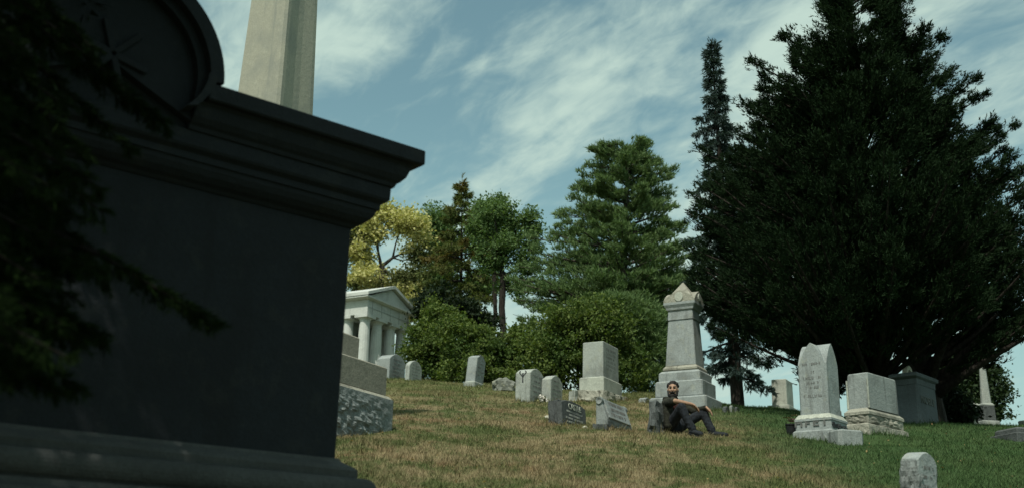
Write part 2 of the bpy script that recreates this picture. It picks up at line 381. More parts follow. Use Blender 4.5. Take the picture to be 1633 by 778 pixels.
def worn_lines(rng, x0, x1, rows, lh):
    """rows of worn, unreadable letter strokes; rows = [(z, fraction of the width)]"""
    out = []
    for z, fr in rows:
        half = (x1-x0)/2*fr; mid = (x0+x1)/2; x = mid-half
        while x < mid+half:
            w = lh*rng.uniform(0.35, 0.75)
            if rng.random() < 0.82:
                out.append((x+w*0.15, z, lh*0.16, lh))
                if rng.random() < 0.6: out.append((x+w*0.5, z+rng.choice((-0.42, 0, 0.42))*lh, w*0.6, lh*0.16))
                if rng.random() < 0.5: out.append((x+w*0.85, z, lh*0.14, lh*rng.uniform(0.5, 1)))
            x += w+lh*0.22
    return out
def lettering(name, text, size, mat, parent, loc, rot=(math.pi/2, 0, 0), depth=0.006, sx=1.0):
    cu = bpy.data.curves.new(name, 'FONT'); cu.body = text; cu.size = size; cu.extrude = depth; cu.align_x = 'CENTER'; cu.align_y = 'CENTER'; cu.offset = size*0.012
    tmp = bpy.data.objects.new(name+'_tmp', cu); COL.objects.link(tmp)
    dg = bpy.context.evaluated_depsgraph_get(); dg.update()
    me = bpy.data.meshes.new_from_object(tmp.evaluated_get(dg)); me.name = name; me.materials.clear()
    bpy.data.objects.remove(tmp); bpy.data.curves.remove(cu)
    o = link(name, me, M[mat], parent); o.location = loc; o.rotation_euler = rot; o.scale = (sx, 1, 1)
    return o

SITES = []
class Site:
    """a monument standing square on the hill; x runs along its front, which turns away to the right at R degrees"""
    def __init__(s, cx, cy, lx, rx, R, Y=None):
        s.R = math.radians(R); s.rot = math.pi/2-s.R
        s.e1 = Vector((math.sin(s.R), math.cos(s.R), 0)); s.e2 = Vector((-math.cos(s.R), math.sin(s.R), 0))
        C = hit(cx, cy) if Y is None else at(cx, cy, Y)
        s.C = C; s.z = C.z
        s.sx = s._len(C, s.e1, rx, 1); s.sy = s._len(C, s.e2, lx, -1)
        s.o = C+s.e1*s.sx/2+s.e2*s.sy/2
        SITES.append(s)
        s.ppm = FPX/sum((C[i]-CAM[i])*FW[i] for i in range(3))
    def _len(s, C, e, px, sg):
        lo, hi = 0.02, 12.0
        for _ in range(40):
            m = (lo+hi)/2
            if (proj(C+e*m)[0]-px)*sg < 0: lo = m
            else: hi = m
        return (lo+hi)/2
    def near(s, sx, sy): return s.o-s.e1*sx/2-s.e2*sy/2
    def h(s, py, sx=None, sy=None):
        """height above the base of the near corner seen at row py"""
        p = s.near(sx or s.sx, sy or s.sy); lo, hi = -1.0, 15.0
        for _ in range(40):
            m = (lo+hi)/2
            if proj((p.x, p.y, s.z+m))[1] > py: lo = m
            else: hi = m
        return (lo+hi)/2
    def size(s, lx, rx, hgt, asp=None):
        """side lengths whose left and right corners are seen at lx and rx, height hgt"""
        asp = asp or s.sx/s.sy; lo, hi = 0.02, 8.0
        for _ in range(40):
            m = (lo+hi)/2; a, b = m*asp, m
            L = s.o-s.e1*a/2+s.e2*b/2; Rr = s.o+s.e1*a/2-s.e2*b/2
            wpx = proj((Rr.x, Rr.y, s.z+hgt))[0]-proj((L.x, L.y, s.z+hgt))[0]
            if wpx < rx-lx: lo = m
            else: hi = m
        return lo*asp, lo
    def thing(s, name, label, cat, group=None):
        o = empty(name, (s.o.x, s.o.y, s.z), s.rot, label, cat, group); s.t = o
        return o
DEEP = -0.9     # how far footings go into the hill
rng = random.Random(7)

# ------------------------------------------------------------------ the dark monument in front
S = Site.__new__(Site); S.R = math.radians(50.5); S.rot = math.pi/2-S.R
S.e1 = Vector((math.sin(S.R), math.cos(S.R), 0)); S.e2 = Vector((-math.cos(S.R), math.sin(S.R), 0))
Cr = at(535, 728, 7.0)                                  # right end of the front, foot of the die
LEN, DEP = 3.52, 1.25
S.o = Cr-S.e1*LEN/2+S.e2*DEP/2; S.z = Cr.z
t = S.thing('grand_monument', 'huge dark granite monument with moulded cornice and round arched top, nearest on the left', 'monument')
lo, hi = 0.5, 3.0
for _ in range(30):
    m_ = (lo+hi)/2
    if proj((Cr.x, Cr.y, Cr.z+m_))[1] > 365: lo = m_
    else: hi = m_
DH = lo
def mould(p): return [(LEN+2*a, DEP+2*a, z) for a, z in p]
cut('die', mould([(0, -0.01), (0, DH)]), 'black', t, 0.006)
g0 = ground(S.o.x, S.o.y)-S.z
base_prof = [(0.30, g0-0.9), (0.30, -0.36), (0.285, -0.335), (0.215, -0.31), (0.205, -0.285)]
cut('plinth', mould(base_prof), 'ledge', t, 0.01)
torus = [(0.12, -0.2849), (0.16, -0.28)]+[(0.135+0.062*math.sin(q), -0.205-0.075*math.cos(q)) for q in np.linspace(0.5, math.pi-0.4, 9)]+[(0.105, -0.128)]
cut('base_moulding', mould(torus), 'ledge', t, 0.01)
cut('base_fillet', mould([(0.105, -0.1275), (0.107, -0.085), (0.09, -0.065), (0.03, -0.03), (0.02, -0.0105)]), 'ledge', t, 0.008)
cor = [(0.01, 0.0), (0.03, 0.02), (0.06, 0.035), (0.092, 0.062), (0.112, 0.095), (0.118, 0.125)]
cut('bed_moulding', mould([(a, DH+0.0005+z) for a, z in cor]), 'black', t, 0.006)
cut('frieze', mould([(a, DH+z) for a, z in [(0.132, 0.126), (0.135, 0.165), (0.168, 0.185), (0.178, 0.20), (0.18, 0.285)]]), 'black', t, 0.006)
AR = 0.63; FY = -(DEP/2+0.335); ZC = DH+0.55
def half(p, sg, x0):          # one arm of the broken cornice, from x0 out to the end
    return [((LEN/2+a_-x0), DEP+2*a_, z_, sg*(LEN/2+a_+x0)/2, 0) for a_, z_ in p]
for sg in (-1, 1):
    cut('crown_moulding', half([(a_, DH+z_) for a_, z_ in [(0.195, 0.2855), (0.205, 0.31), (0.225, 0.325), (0.25, 0.355), (0.262, 0.39), (0.27, 0.42), (0.29, 0.44)]], sg, 0.50), 'black', t, 0.006)
    cut('cornice', half([(a_, DH+z_) for a_, z_ in [(0.325, 0.4405), (0.335, 0.45), (0.335, 0.54), (0.32, 0.55)]], sg, 0.545), 'black', t, 0.006)
cut('attic', [(1.16, DEP+0.30, DH+0.2857), (1.16, DEP+0.30, ZC)], 'black', t, 0.01)
# round arched top: sunk field, raised rim, turned-out feet where it cuts the cornice, and a six-armed emblem
def arch_solid(name, r0, r1, y0, y1, mat, n=36, a0=0.0, a1=math.pi, zc=0.0):
    bm = bmesh.new(); A, B = [], []
    for i in range(n+1):
        q = a0+(a1-a0)*i/n
        row = []
        for r, y in ((r0, y0), (r1, y0), (r1, y1), (r0, y1)):
            row.append(bm.verts.new((r*math.cos(q), y, ZC+zc+r*math.sin(q))))
        if A:
            for k in range(4): bm.faces.new((A[k], A[(k+1) % 4], row[(k+1) % 4], row[k]))
        else: bm.faces.new(row)
        A = row
    bm.faces.new(A[::-1])
    return from_bm(name, bm, M[mat], t)
arch_solid('arched_field', 0.02, AR-0.06, FY+0.12, FY+0.55, 'black', a0=-0.42, a1=math.pi+0.42)
arch_solid('arch_rim', AR-0.085, AR, FY, FY+0.75, 'black', a0=0.02, a1=math.pi-0.02)
arch_solid('arch_fillet', AR-0.14, AR-0.086, FY+0.06, FY+0.2, 'black', a0=-0.2, a1=math.pi+0.2)
for sg in (-1, 1):
    bm = bmesh.new(); prev = None
    for i in range(11):
        q = i/10; x = sg*(AR-0.07-0.11*q*q); z = ZC+0.05-0.24*q
        row = [bm.verts.new(p) for p in ((x-sg*0.03, FY-0.004, z), (x+sg*0.03, FY-0.004, z+0.02), (x+sg*0.03, FY+0.3, z+0.02), (x-sg*0.03, FY+0.3, z))]
        if prev:
            for k in range(4): bm.faces.new((prev[k], prev[(k+1) % 4], row[(k+1) % 4], row[k]))
        else: bm.faces.new(row)
        prev = row
    bm.faces.new(prev[::-1]); from_bm('scroll_foot', bm, M['black'], t)
for k in range(6):
    q = k*math.pi/3+0.2
    bm = bmesh.new(); r = bmesh.ops.create_cube(bm, size=1.0)['verts']
    bmesh.ops.scale(bm, vec=(0.20, 0.022, 0.042), verts=r); bmesh.ops.translate(bm, vec=(0.11, 0, 0), verts=r)
    bmesh.ops.bevel(bm, geom=bm.edges[:], offset=0.006, segments=1, affect='EDGES')
    bmesh.ops.rotate(bm, matrix=Matrix.Rotation(q, 3, 'Y'), verts=bm.verts[:]); bmesh.ops.translate(bm, vec=(0.0, FY+0.105, ZC+0.03+0.001*k), verts=bm.verts[:])
    from_bm('emblem_arm', bm, M['black'], t)

# ------------------------------------------------------------------ tall obelisk behind it
s = Site.__new__(Site); s.R = math.radians(28); s.rot = math.pi/2-s.R
s.e1 = Vector((math.sin(s.R), math.cos(s.R), 0)); s.e2 = Vector((-math.cos(s.R), math.sin(s.R), 0))
rc = hit(625, 686); SB = 3.05
s.o = rc-s.e1*SB/2+s.e2*SB/2; s.z = rc.z
def tier_px(site, px, h):           # square tier whose right corner is seen at px
    lo, hi = 0.1, 5.0
    for _ in range(40):
        m = (lo+hi)/2; p = site.o+site.e1*m/2-site.e2*m/2
        if proj((p.x, p.y, site.z+h))[0] < px: lo = m
        else: hi = m
    return lo
def zr(site, m, py):                # height of that right corner at row py
    p = site.o+site.e1*m/2-site.e2*m/2; lo, hi = -1, 12
    for _ in range(40):
        q = (lo+hi)/2
        if proj((p.x, p.y, site.z+q))[1] > py: lo = q
        else: hi = q
    return lo
t = s.thing('obelisk_monument', 'tall buff granite obelisk on stepped base rising behind the dark monument', 'obelisk')
h1 = zr(s, SB, 633); m2 = tier_px(s, 618, h1+0.3); h2 = zr(s, m2, 586); m3 = tier_px(s, 573, h2+0.2); h3 = zr(s, m3, 538)
rock_block('rough_base', SB, SB, DEEP, h1-0.05, 'granite_r', t, amp=0.05, seed=1.0, n=56, scale=11)
cut('base_wash', [(SB-0.01, SB-0.01, h1-0.0495), (SB-0.10, SB-0.10, h1)], 'granite_w', t)
block('step', m2, m2, h1+0.0005, h2, 'plinth', t, 0.02)
block('step', m3, m3, h2+0.0005, h3, 'plinth', t, 0.02)
cut('step_wash', [(1.72, 1.72, h3+0.0005), (1.70, 1.70, h3+0.2), (1.5, 1.5, h3+0.32)], 'plinth', t)
cut('die', [(1.44, 1.44, h3+0.3205), (1.40, 1.40, h3+1.55)], 'plinth', t, 0.02)
cut('die_cap', [(1.44, 1.44, h3+1.5505), (1.56, 1.56, h3+1.63), (1.56, 1.56, h3+1.74), (1.2, 1.2, h3+1.9)], 'plinth', t, 0.02)
# shaft: recessed panels between raised corner strips
SZ0 = h3+1.9005; SH = 6.2
def shaft_ring(bm, w, z):
    a = w/2; c = w*0.05; d = w*0.035; q = w*0.24; pts = []
    side = [(-a+c, -a), (-a+q*0.55, -a), (-q*0.35, -a+d), (q*0.35, -a+d), (a-q*0.55, -a), (a-c, -a)]
    for k in range(4):
        an = k*math.pi/2
        for x, y in side: pts.append((x*math.cos(an)-y*math.sin(an), x*math.sin(an)+y*math.cos(an), z))
    return [bm.verts.new(p) for p in pts]
bm = bmesh.new(); prev = None
for i in range(13):
    f = i/12; row = shaft_ring(bm, 0.97-0.33*f, SZ0+SH*f)
    if prev:
        n_ = len(row)
        for k in range(n_): bm.faces.new((prev[k], prev[(k+1) % n_], row[(k+1) % n_], row[k]))
    else: bm.faces.new(row[::-1])
    prev = row
bm.faces.new(prev); from_bm('shaft', bm, M['obelisk'], t)
cut('pyramidion', [(0.64, 0.64, SZ0+SH+0.0005), (0.02, 0.02, SZ0+SH+0.7)], 'obelisk', t, 0.004)

# ------------------------------------------------------------------ white mausoleum
YM = 52.0
s = Site(580, 590, 520, 652, 28, Y=YM)
t = s.thing('mausoleum', 'white granite mausoleum with columned porch and pediment below the yellow tree', 'mausoleum')
Wm, Dm = s.sx, s.sx*1.25
s.o = s.C+s.e1*Wm/2+s.e2*Dm/2; t.location = (s.o.x, s.o.y, s.z)
hc0 = s.h(499, Wm, Dm); hc1 = s.h(473, Wm, Dm)
block('stylobate', Wm+0.5, Dm+0.5, -4.0, -0.15, 'marble', t, 0.03)
block('step', Wm+0.2, Dm+0.2, -0.1495, 0, 'marble', t, 0.02)
def column(x, y):
    bm = bmesh.new(); N = 16; prev = None; r0 = Wm*0.076
    for z, r in [(0.0005, r0), (hc0*0.3, r0*0.98), (hc0*0.65, r0*0.92), (hc0-0.30, r0*0.82), (hc0-0.29, r0*0.88), (hc0-0.25, r0*0.86), (hc0-0.14, r0*1.12)]:
        row = [bm.verts.new((x+r*math.cos(2*math.pi*k/N), y+r*math.sin(2*math.pi*k/N), z)) for k in range(N)]
        if prev:
            for k in range(N): bm.faces.new((prev[k], prev[(k+1) % N], row[(k+1) % N], row[k]))
        else: bm.faces.new(row[::-1])
        prev = row
    bm.faces.new(prev)
    o = from_bm('column', bm, M['marble'], t)
    ab = cut('abacus', [(r0*2.5, r0*2.5, hc0-0.1395), (r0*2.5, r0*2.5, hc0-0.001)], 'marble', o, 0.01); ab.location = (x, y, 0)
cx_ = Wm/2-Wm*0.095
for q in (-1, -0.36, 0.36, 1): column(q*cx_, -Dm/2+Wm*0.095)
for q in (-1, 1): column(q*cx_, -Dm/2+Wm*0.095+Dm*0.2)
cella = cut('cella_wall', [(Wm*0.86, Dm*0.66, 0.0005), (Wm*0.86, Dm*0.66, hc0-0.001)], 'granite_b', t); cella.location = (0, Dm*0.165, 0)
dr = cut('door', [(0.9, 0.06, 0.001), (0.9, 0.06, hc0*0.8)], 'granite_d', t, 0.01); dr.location = (0, Dm*0.165-Dm*0.33-0.031, 0)
e_ = cut('architrave', [(Wm-0.04, Dm-0.04, hc0), (Wm-0.04, Dm-0.04, hc0+(hc1-hc0)*0.42)], 'marble', t)
cut('frieze', [(Wm-0.07, Dm-0.07, hc0+(hc1-hc0)*0.42+0.0005), (Wm-0.07, Dm-0.07, hc1-0.10)], 'marble', t)
cut('cornice', [(Wm+0.06, Dm+0.06, hc1-0.0995), (Wm+0.5, Dm+0.3, hc1-0.02), (Wm+0.5, Dm+0.3, hc1+0.06)], 'marble', t)
bars('joints', [(x_*Wm*0.165, (hc0+hc1)/2-0.05, 0.010, (hc1-hc0)*0.8) for x_ in (-2.4, -1.2, 0, 1.2, 2.4)]+[(0, hc0+(hc1-hc0)*0.42, Wm*0.95, 0.012)], 'granite_b', t, -Dm/2+0.012, 0.012)
ga = 0.84   # pediment height
def gable(name, w, h, y0, y1, z, mat):
    bm = bmesh.new(); P = [(-w/2, z), (w/2, z), (0, z+h)]
    a = [bm.verts.new((x, y0, zz_)) for x, zz_ in P]; b = [bm.verts.new((x, y1, zz_)) for x, zz_ in P]
    bm.faces.new(a); bm.faces.new(b[::-1])
    for k in range(3): bm.faces.new((a[k], a[(k+1) % 3], b[(k+1) % 3], b[k]))
    return from_bm(name, bm, M[mat], t)
gable('tympanum', Wm, ga*0.93, -Dm/2-0.02, Dm/2, hc1+0.0605, 'marble')
for sg in (-1, 1):
    bm = bmesh.new(); W2 = Wm/2+0.28; th = 0.15
    y0, y1 = -Dm/2-0.2, Dm/2+0.15
    P = [(sg*W2, hc1+0.061), (0, hc1+ga+0.04), (0, hc1+ga+0.04+th), (sg*W2, hc1+0.061+th)]
    a = [bm.verts.new((x, y0, z_)) for x, z_ in P]; b = [bm.verts.new((x, y1, z_)) for x, z_ in P]
    bm.faces.new(a); bm.faces.new(b[::-1])
    for k in range(4): bm.faces.new((a[k], a[(k+1) % 4], b[(k+1) % 4], b[k]))
    from_bm('roof_slope', bm, M['marble'], t)

# ------------------------------------------------------------------ headstones on the slope
def headstone(cx, cy, lx, rx, R, apex, shape, mat, label, lines=5, rise=0.3, lean=None, group=None, Y=None, top=None):
    s = Site(cx, cy, lx, rx, R, Y)
    hgt = s.h(apex, s.sx*0.0+0.02, s.sy)          # measured half way along the front
    p = s.o-s.e2*s.sy/2; lo, hi = 0.1, 6.0
    for _ in range(40):
        m = (lo+hi)/2
        if proj((p.x, p.y, s.z+m))[1] > apex: lo = m
        else: hi = m
    hgt = lo
    t = s.thing('headstone', label, 'headstone', group)
    w, d = s.sx, s.sy
    if shape == 'arch': prof = arch_prof(w, hgt, w*rise)
    elif shape == 'gable': prof = [(-w/2, hgt-w*rise), (-w*0.2, hgt-w*0.05), (0, hgt), (w*0.2, hgt-w*0.05), (w/2, hgt-w*rise)]
    o = slab('stone', w, d, prof, mat, t, e=0.015, z0=DEEP)
    if lines:
        rows = [(hgt*(0.78-0.58*i/max(1, lines-1)), rng.uniform(0.55, 0.9)) for i in range(lines)]
        bars('inscription', worn_lines(rng, -w*0.40, w*0.40, rows, hgt*0.055), 'letter', t, -d/2)
    if lean: t.rotation_euler = (lean[0], lean[1], s.rot)
    return s, t, hgt
headstone(620, 603, 600, 645, 28, 565, 'arch', 'granite_b', 'grey round-topped headstone just in front of the mausoleum columns', rise=0.22)
headstone(652, 606, 645, 672, 28, 575, 'arch', 'granite', 'small pale round-topped headstone at the right foot of the mausoleum', rise=0.28)
# emblem headstone and its neighbour
s, t, hg = headstone(845, 641, 821, 867, 28, 588, 'arch', 'granite', 'broad pale headstone with a dark carved emblem on its side face', rise=0.2)
bm = bmesh.new()
for (x0, y0, x1, y1, w) in ((0, -0.13, 0, 0.02, 0.035), (0, 0.0, -0.085, 0.10, 0.03), (0, 0.0, 0.085, 0.10, 0.03), (-0.085, 0.10, -0.06, 0.14, 0.03), (0.085, 0.10, 0.06, 0.14, 0.03), (0, 0.0, 0, 0.09, 0.045)):
    d = Vector((x1-x0, y1-y0)); n = Vector((-d.y, d.x)).normalized()*w/2
    q = [(x0+n.x, y0+n.y), (x0-n.x, y0-n.y), (x1-n.x*0.7, y1-n.y*0.7), (x1+n.x*0.7, y1+n.y*0.7)]
    a = [bm.verts.new((-s.sx/2-0.004, -u, hg*0.72+v)) for u, v in q]; b = [bm.verts.new((-s.sx/2+0.004, -u, hg*0.72+v)) for u, v in q]
    bm.faces.new(a); bm.faces.new(b[::-1])
    for k in range(4): bm.faces.new((a[k], a[(k+1) % 4], b[(k+1) % 4], b[k]))
from_bm('emblem', bm, M['letter_d'], t)
headstone(878, 641, 863, 897, 28, 598, 'gable', 'granite', 'narrow grey headstone with a peaked top beside the emblem headstone', rise=0.22)
# slender leaning headstone on a plinth
s = Site(756, 617, 738, 772, 28)
t = s.thing('headstone', 'slender dark grey headstone leaning on a wide plinth before the shrubs', 'headstone')
hp = s.h(606); block('plinth', s.sx, s.sy, DEEP, hp, 'granite', t, 0.03)
w, d = s.size(741, 770, hp)
hh = s.h(562, w, d)
o = slab('stone', w, d, [(-w/2, hh-0.12), (-w*0.15, hh-0.02), (0, hh), (w*0.15, hh-0.02), (w/2, hh-0.12)], 'granite_b', t, 0.015, z0=hp-0.1)
o.rotation_euler = (math.radians(2.0), math.radians(6.0), 0)
ins = bars('inscription', worn_lines(rng, -w*0.38, w*0.38, [(hp+0.75-0.11*i, 0.8) for i in range(6)], 0.05), 'letter', o, -d/2)
# nearest small headstone at the lower right
s = Site(1464, 812, 1434, 1497, 52)
t = s.thing('headstone', 'small round-topped grey headstone with rock-faced sides, nearest on the right lawn', 'headstone')
w, d = s.sx, s.sy
hh = s.h(727, w, d)
rise = w*0.24
slab('stone', w, d*0.94, arch_prof(w*0.985, hh+rise*0.75, rise), 'granite_b', t, 0.02, z0=DEEP)
for sg in (-1, 1):
    o = rock_block('rough_side', 0.10, d*0.86, -0.5, hh-0.04, 'granite_r', t, amp=0.045, seed=4.0+sg, n=18, scale=16); o.location = (sg*(w/2-0.052), 0, 0)
t.matrix_world = Matrix.Translation(t.location) @ Matrix.Rotation(math.radians(4.5), 4, 'Y') @ Matrix.Rotation(s.rot, 4, 'Z')
bars('inscription', worn_lines(rng, -w*0.3, w*0.3, [(hh*0.82-0.09*i, 0.8) for i in range(5)], 0.032), 'letter', t, -d*0.47)

# ------------------------------------------------------------------ block monument with stepped base in the middle
s = Site(964, 641, 914, 1001, 28)
t = s.thing('block_monument', 'pale upright granite block monument on a stepped base before the big shrub', 'monument')
z1 = s.h(621); rock_block('rough_base', s.sx, s.sy, DEEP, z1, 'granite_w', t, amp=0.10, seed=2.0, n=16, margin=False, top_amp=0.06)
w2, d2 = s.size(925, 994, z1); z2 = s.h(599, w2, d2); block('plinth', w2, d2, z1-0.05, z2, 'granite_l', t, 0.02)
w3, d3 = s.size(931, 989, z2); z3 = s.h(543, w3, d3)
cut('die', [(w3, d3, z2+0.001), (w3*0.985, d3*0.985, z3-0.015), (w3*0.96, d3*0.96, z3)], 'granite', t, 0.012)
bars('inscription', worn_lines(rng, -w3*0.36, w3*0.36, [(z2+(z3-z2)*(0.82-0.11*i), 0.85) for i in range(6)], 0.06), 'letter', t, -d3/2+0.004)

# ------------------------------------------------------------------ tall monument behind the man
s = Site(1127, 655, 1035, 1153, 30)
t = s.thing('pedestal_monument', 'tall tapering granite monument with a gabled pyramid cap on three steps behind the seated man', 'monument')
z1 = s.h(628); block('step', s.sx, s.sy, DEEP, z1, 'granite_b', t, 0.03)
w2, d2 = s.size(1048, 1146, z1); z2 = s.h(603, w2, d2); block('step', w2, d2, z1+0.0005, z2, 'granite_b', t, 0.025)
w3, d3 = s.size(1054, 1139, z2); z3 = s.h(587, w3, d3); cut('step', [(w3, d3, z2+0.0005), (w3, d3, z3-0.05), (w3-0.10, d3-0.10, z3)], 'granite_b', t)
w4, d4 = s.size(1061, 1128, z3); z4 = s.h(579, w4, d4)
cut('base_moulding', [(w4, d4, z3+0.0005), (w4+0.05, d4+0.05, z3+0.03), (w4+0.05, d4+0.05, z3+0.07), (w4-0.06, d4-0.06, z4)], 'granite_w', t)
w5, d5 = s.size(1062.5, 1125, z4); z5 = s.h(509, w5*0.8, d5*0.8); w6, d6 = s.size(1066, 1117, z5)
cut('shaft', [(w5, d5, z4+0.0005), (w6, d6, z5)], 'granite_b', t, 0.02)
z6 = s.h(492, w6, d6)
cut('necking', [(w6-0.03, d6-0.03, z5+0.0005), (w6-0.03, d6-0.03, z5+0.03), (w6+0.01, d6+0.01, z5+0.035), (w6-0.01, d6-0.01, z6)], 'granite_b', t, 0.015)
w7, d7 = s.size(1057, 1122, z6+0.15); z7 = s.h(481, w7, d7)
cut('cap_moulding', [(w6, d6, z6+0.0005), (w6+0.05, d6+0.05, z6+0.02), ((w6+w7)/2, (d6+d7)/2, (z6+z7)/2), (w7, d7, z7-0.005), (w7, d7, z7+0.05)], 'granite_b', t)
for k in range(4):        # four low gables with rounded bosses and corner ears
    wk, dk = (w7, d7) if k % 2 == 0 else (d7, w7)
    bm = bmesh.new(); a_ = wk*0.5; gz = z7+0.0505
    P = [(-a_*0.99, 0), (a_*0.99, 0), (a_*0.99, 0.05), (a_*0.80, 0.10), (a_*0.72, 0.14), (a_*0.34, 0.22), (0, 0.27), (-a_*0.34, 0.22), (-a_*0.72, 0.14), (-a_*0.80, 0.10), (-a_*0.99, 0.05)]
    y0, y1 = -dk/2+0.004+0.003*k, -dk*0.18
    A = [bm.verts.new((x, y0, gz+z_)) for x, z_ in P]; B = [bm.verts.new((x*0.75, y1, gz+z_)) for x, z_ in P]
    bm.faces.new(A); bm.faces.new(B[::-1])
    for q in range(len(P)): bm.faces.new((A[q], A[(q+1) % len(P)], B[(q+1) % len(P)], B[q]))
    o = from_bm('gable', bm, M['granite_w'], t); o.rotation_euler = (0, 0, k*math.pi/2)
    bm = bmesh.new(); N = 14; r_ = wk*0.13
    A = [bm.verts.new((r_*math.cos(2*math.pi*q/N), y0-0.02, gz+0.12+r_*1.1*math.sin(2*math.pi*q/N))) for q in range(N)]
    B = [bm.verts.new((v.co.x*1.1, y0+0.01, gz+0.12+(v.co.z-gz-0.12)*1.1)) for v in A]
    bm.faces.new(A)
    for q in range(N): bm.faces.new((A[q], A[(q+1) % N], B[(q+1) % N], B[q]))
    from_bm('boss', bm, M['granite_l'], o)
w8, d8 = s.size(1067, 1112, z7+0.3); z8 = s.h(471, w8, d8)
cut('cap_block', [(w8, d8, z7+0.051), (w8, d8, z8)], 'granite_w', t)
z9 = max(z8+0.25, s.h(450, 0.05, 0.05)); cut('cap_pyramid', [(w8*1.02, d8*1.02, z8+0.0005), (w8*1.02, d8*1.02, z8+0.03), (0.03, 0.03, z9)], 'granite_w', t, 0.006)

# ------------------------------------------------------------------ marker with pointed gables
s = Site(1328, 705, 1264, 1371, 40)
t = s.thing('gabled_marker', 'tall grey marker with pointed gable faces on a lettered pedestal', 'monument')
z1 = s.h(682); block('base', s.sx, s.sy, DEEP, z1, 'granite_b', t, 0.025)
w2, d2 = s.size(1263, 1349, z1, asp=1.0); z2 = s.h(664, w2, d2); z2b = s.h(656, w2*0.93, d2*0.93)
so = s.o.copy()
# pedestal stands towards the left of its base
sh = -s.e1*((s.sx-w2)/2-0.05); off = Vector((-(s.sx-w2)/2+0.05, 0.0, 0))
s.o = so+sh
z2 = s.h(664, w2, d2); z2b = s.h(657, w2*0.93, d2*0.93)
o = cut('pedestal', [(w2*0.96, d2*0.96, z1+0.0005), (w2*0.96, d2*0.96, z2-0.04), (w2, d2, z2-0.035), (w2, d2, z2)], 'granite_b', t); o.location = off
o2 = cut('pedestal_wash', [(w2, d2, z2+0.0005), (w2*0.84, d2*0.84, z2b)], 'granite_l', t); o2.location = off
lt = bars('raised_letters', [(-0.30, z1+0.13, 0.03, 0.13), (-0.25, z1+0.13, 0.06, 0.03), (-0.20, z1+0.13, 0.03, 0.13), (-0.12, z1+0.13, 0.03, 0.13), (-0.08, z1+0.185, 0.06, 0.025), (-0.08, z1+0.12, 0.05, 0.025), (0.02, z1+0.13, 0.03, 0.13), (0.07, z1+0.185, 0.07, 0.025), (0.07, z1+0.13, 0.05, 0.025), (0.07, z1+0.075, 0.07, 0.025), (0.20, z1+0.13, 0.03, 0.13)], 'letter', o, 0, 0.012)
lt.rotation_euler = (0, 0, -math.pi/2); lt.location = (-w2*0.48, 0, 0)
rr = []
for _ in range(26):
    rr.append((rng.uniform(-w2*0.42, w2*0.42), z1+0.05+rng.random()*(z2-z1-0.14), rng.uniform(0.02, 0.06), rng.uniform(0.02, 0.05)))
bars('carved_leaves', rr, 'letter_d', o, -d2*0.48, 0.02)
w3, d3 = s.size(1270, 1337, z2b, asp=1.0); zt = s.h(577, w3, d3)
def apex_h(py, face):
    p = s.o-(s.e2*d3/2 if face == 'f' else s.e1*w3/2); lo, hi = 0, 6
    for _ in range(40):
        m = (lo+hi)/2
        if proj((p.x, p.y, s.z+m))[1] > py: lo = m
        else: hi = m
    return lo
za = (apex_h(547, 'f')+apex_h(546, 's'))/2; zv = zt
bm = bmesh.new()          # shaft: four faces, each ending in a pointed arch, valleys between
c = 0.035; a = w3/2
prof = [1.0, 0.84, 0.66, 0.48, 0.31, 0.15, 0.0]
zs_ = [zv+(za-zv)*q for q in (0.0, 0.25, 0.48, 0.67, 0.82, 0.93, 1.0)]
top = {}
ctr = bm.verts.new((0, 0, za))
for k in range(4):
    R4 = Matrix.Rotation(k*math.pi/2, 3, 'Z')
    A = [bm.verts.new(R4 @ Vector((x*(a-c)*sg_, -a, z_))) for sg_ in (-1,) for x, z_ in zip(prof, zs_)]
    B = [bm.verts.new(R4 @ Vector((x*(a-c), -a, z_))) for x, z_ in list(zip(prof, zs_))[-2::-1]]
    up = A+B
    b0 = bm.verts.new(R4 @ Vector((-(a-c)*1.0, -a, z2b-0.01))); b1 = bm.verts.new(R4 @ Vector(((a-c)*1.0, -a, z2b-0.01)))
    bm.faces.new([b0, b1]+up[::-1]); top[k] = (b0, b1, up)
for k in range(4):
    b0, b1, up = top[k]; c0, c1, un = top[(k+1) % 4]
    bm.faces.new((b1, c0, un[0], up[-1]))              # chamfered corner
    hl = up[6:][::-1]; nl = un[:7]                     # from the corner up to the two apexes
    R4 = Matrix.Rotation(k*math.pi/2, 3, 'Z')
    val = [bm.verts.new(R4 @ Vector((x*(a-c), -x*(a-c), z_+0.0))) for x, z_ in list(zip(prof, zs_))[:-1]]+[ctr]
    bm.faces.new((hl[0], nl[0], val[0]))
    for q in range(6):
        bm.faces.new((hl[q], val[q], val[q+1], hl[q+1])); bm.faces.new((nl[q], nl[q+1], val[q+1], val[q]))
bm.faces.new([v for k in range(4) for v in top[k][:2]])
o = from_bm('shaft', bm, M['granite_b'], t); o.location = off
rows = [(z2b+(zt-z2b)*q, fr) for q, fr in ((1.0, 0.75), (0.83, 0.35), (0.72, 0.7), (0.62, 0.6), (0.53, 0.55), (0.36, 0.75))]
ins = bars('inscription', worn_lines(rng, -w3*0.42, w3*0.42, rows, 0.045), 'letter', o, 0); ins.rotation_euler = (0, 0, -math.pi/2); ins.location = (-w3/2-0.001, 0, 0)
SM = s
s2 = Site(1331, 708, 1326, 1371, 74)
t2 = s2.thing('foot_stone', 'low plain grey slab at the right foot of the gabled marker', 'gravestone')
cut('slab', [(s2.sx, 0.4, DEEP), (s2.sx, 0.4, s2.h(687)), (s2.sx*0.94, 0.36, s2.h(685))], 'granite_s', t2, 0.05)
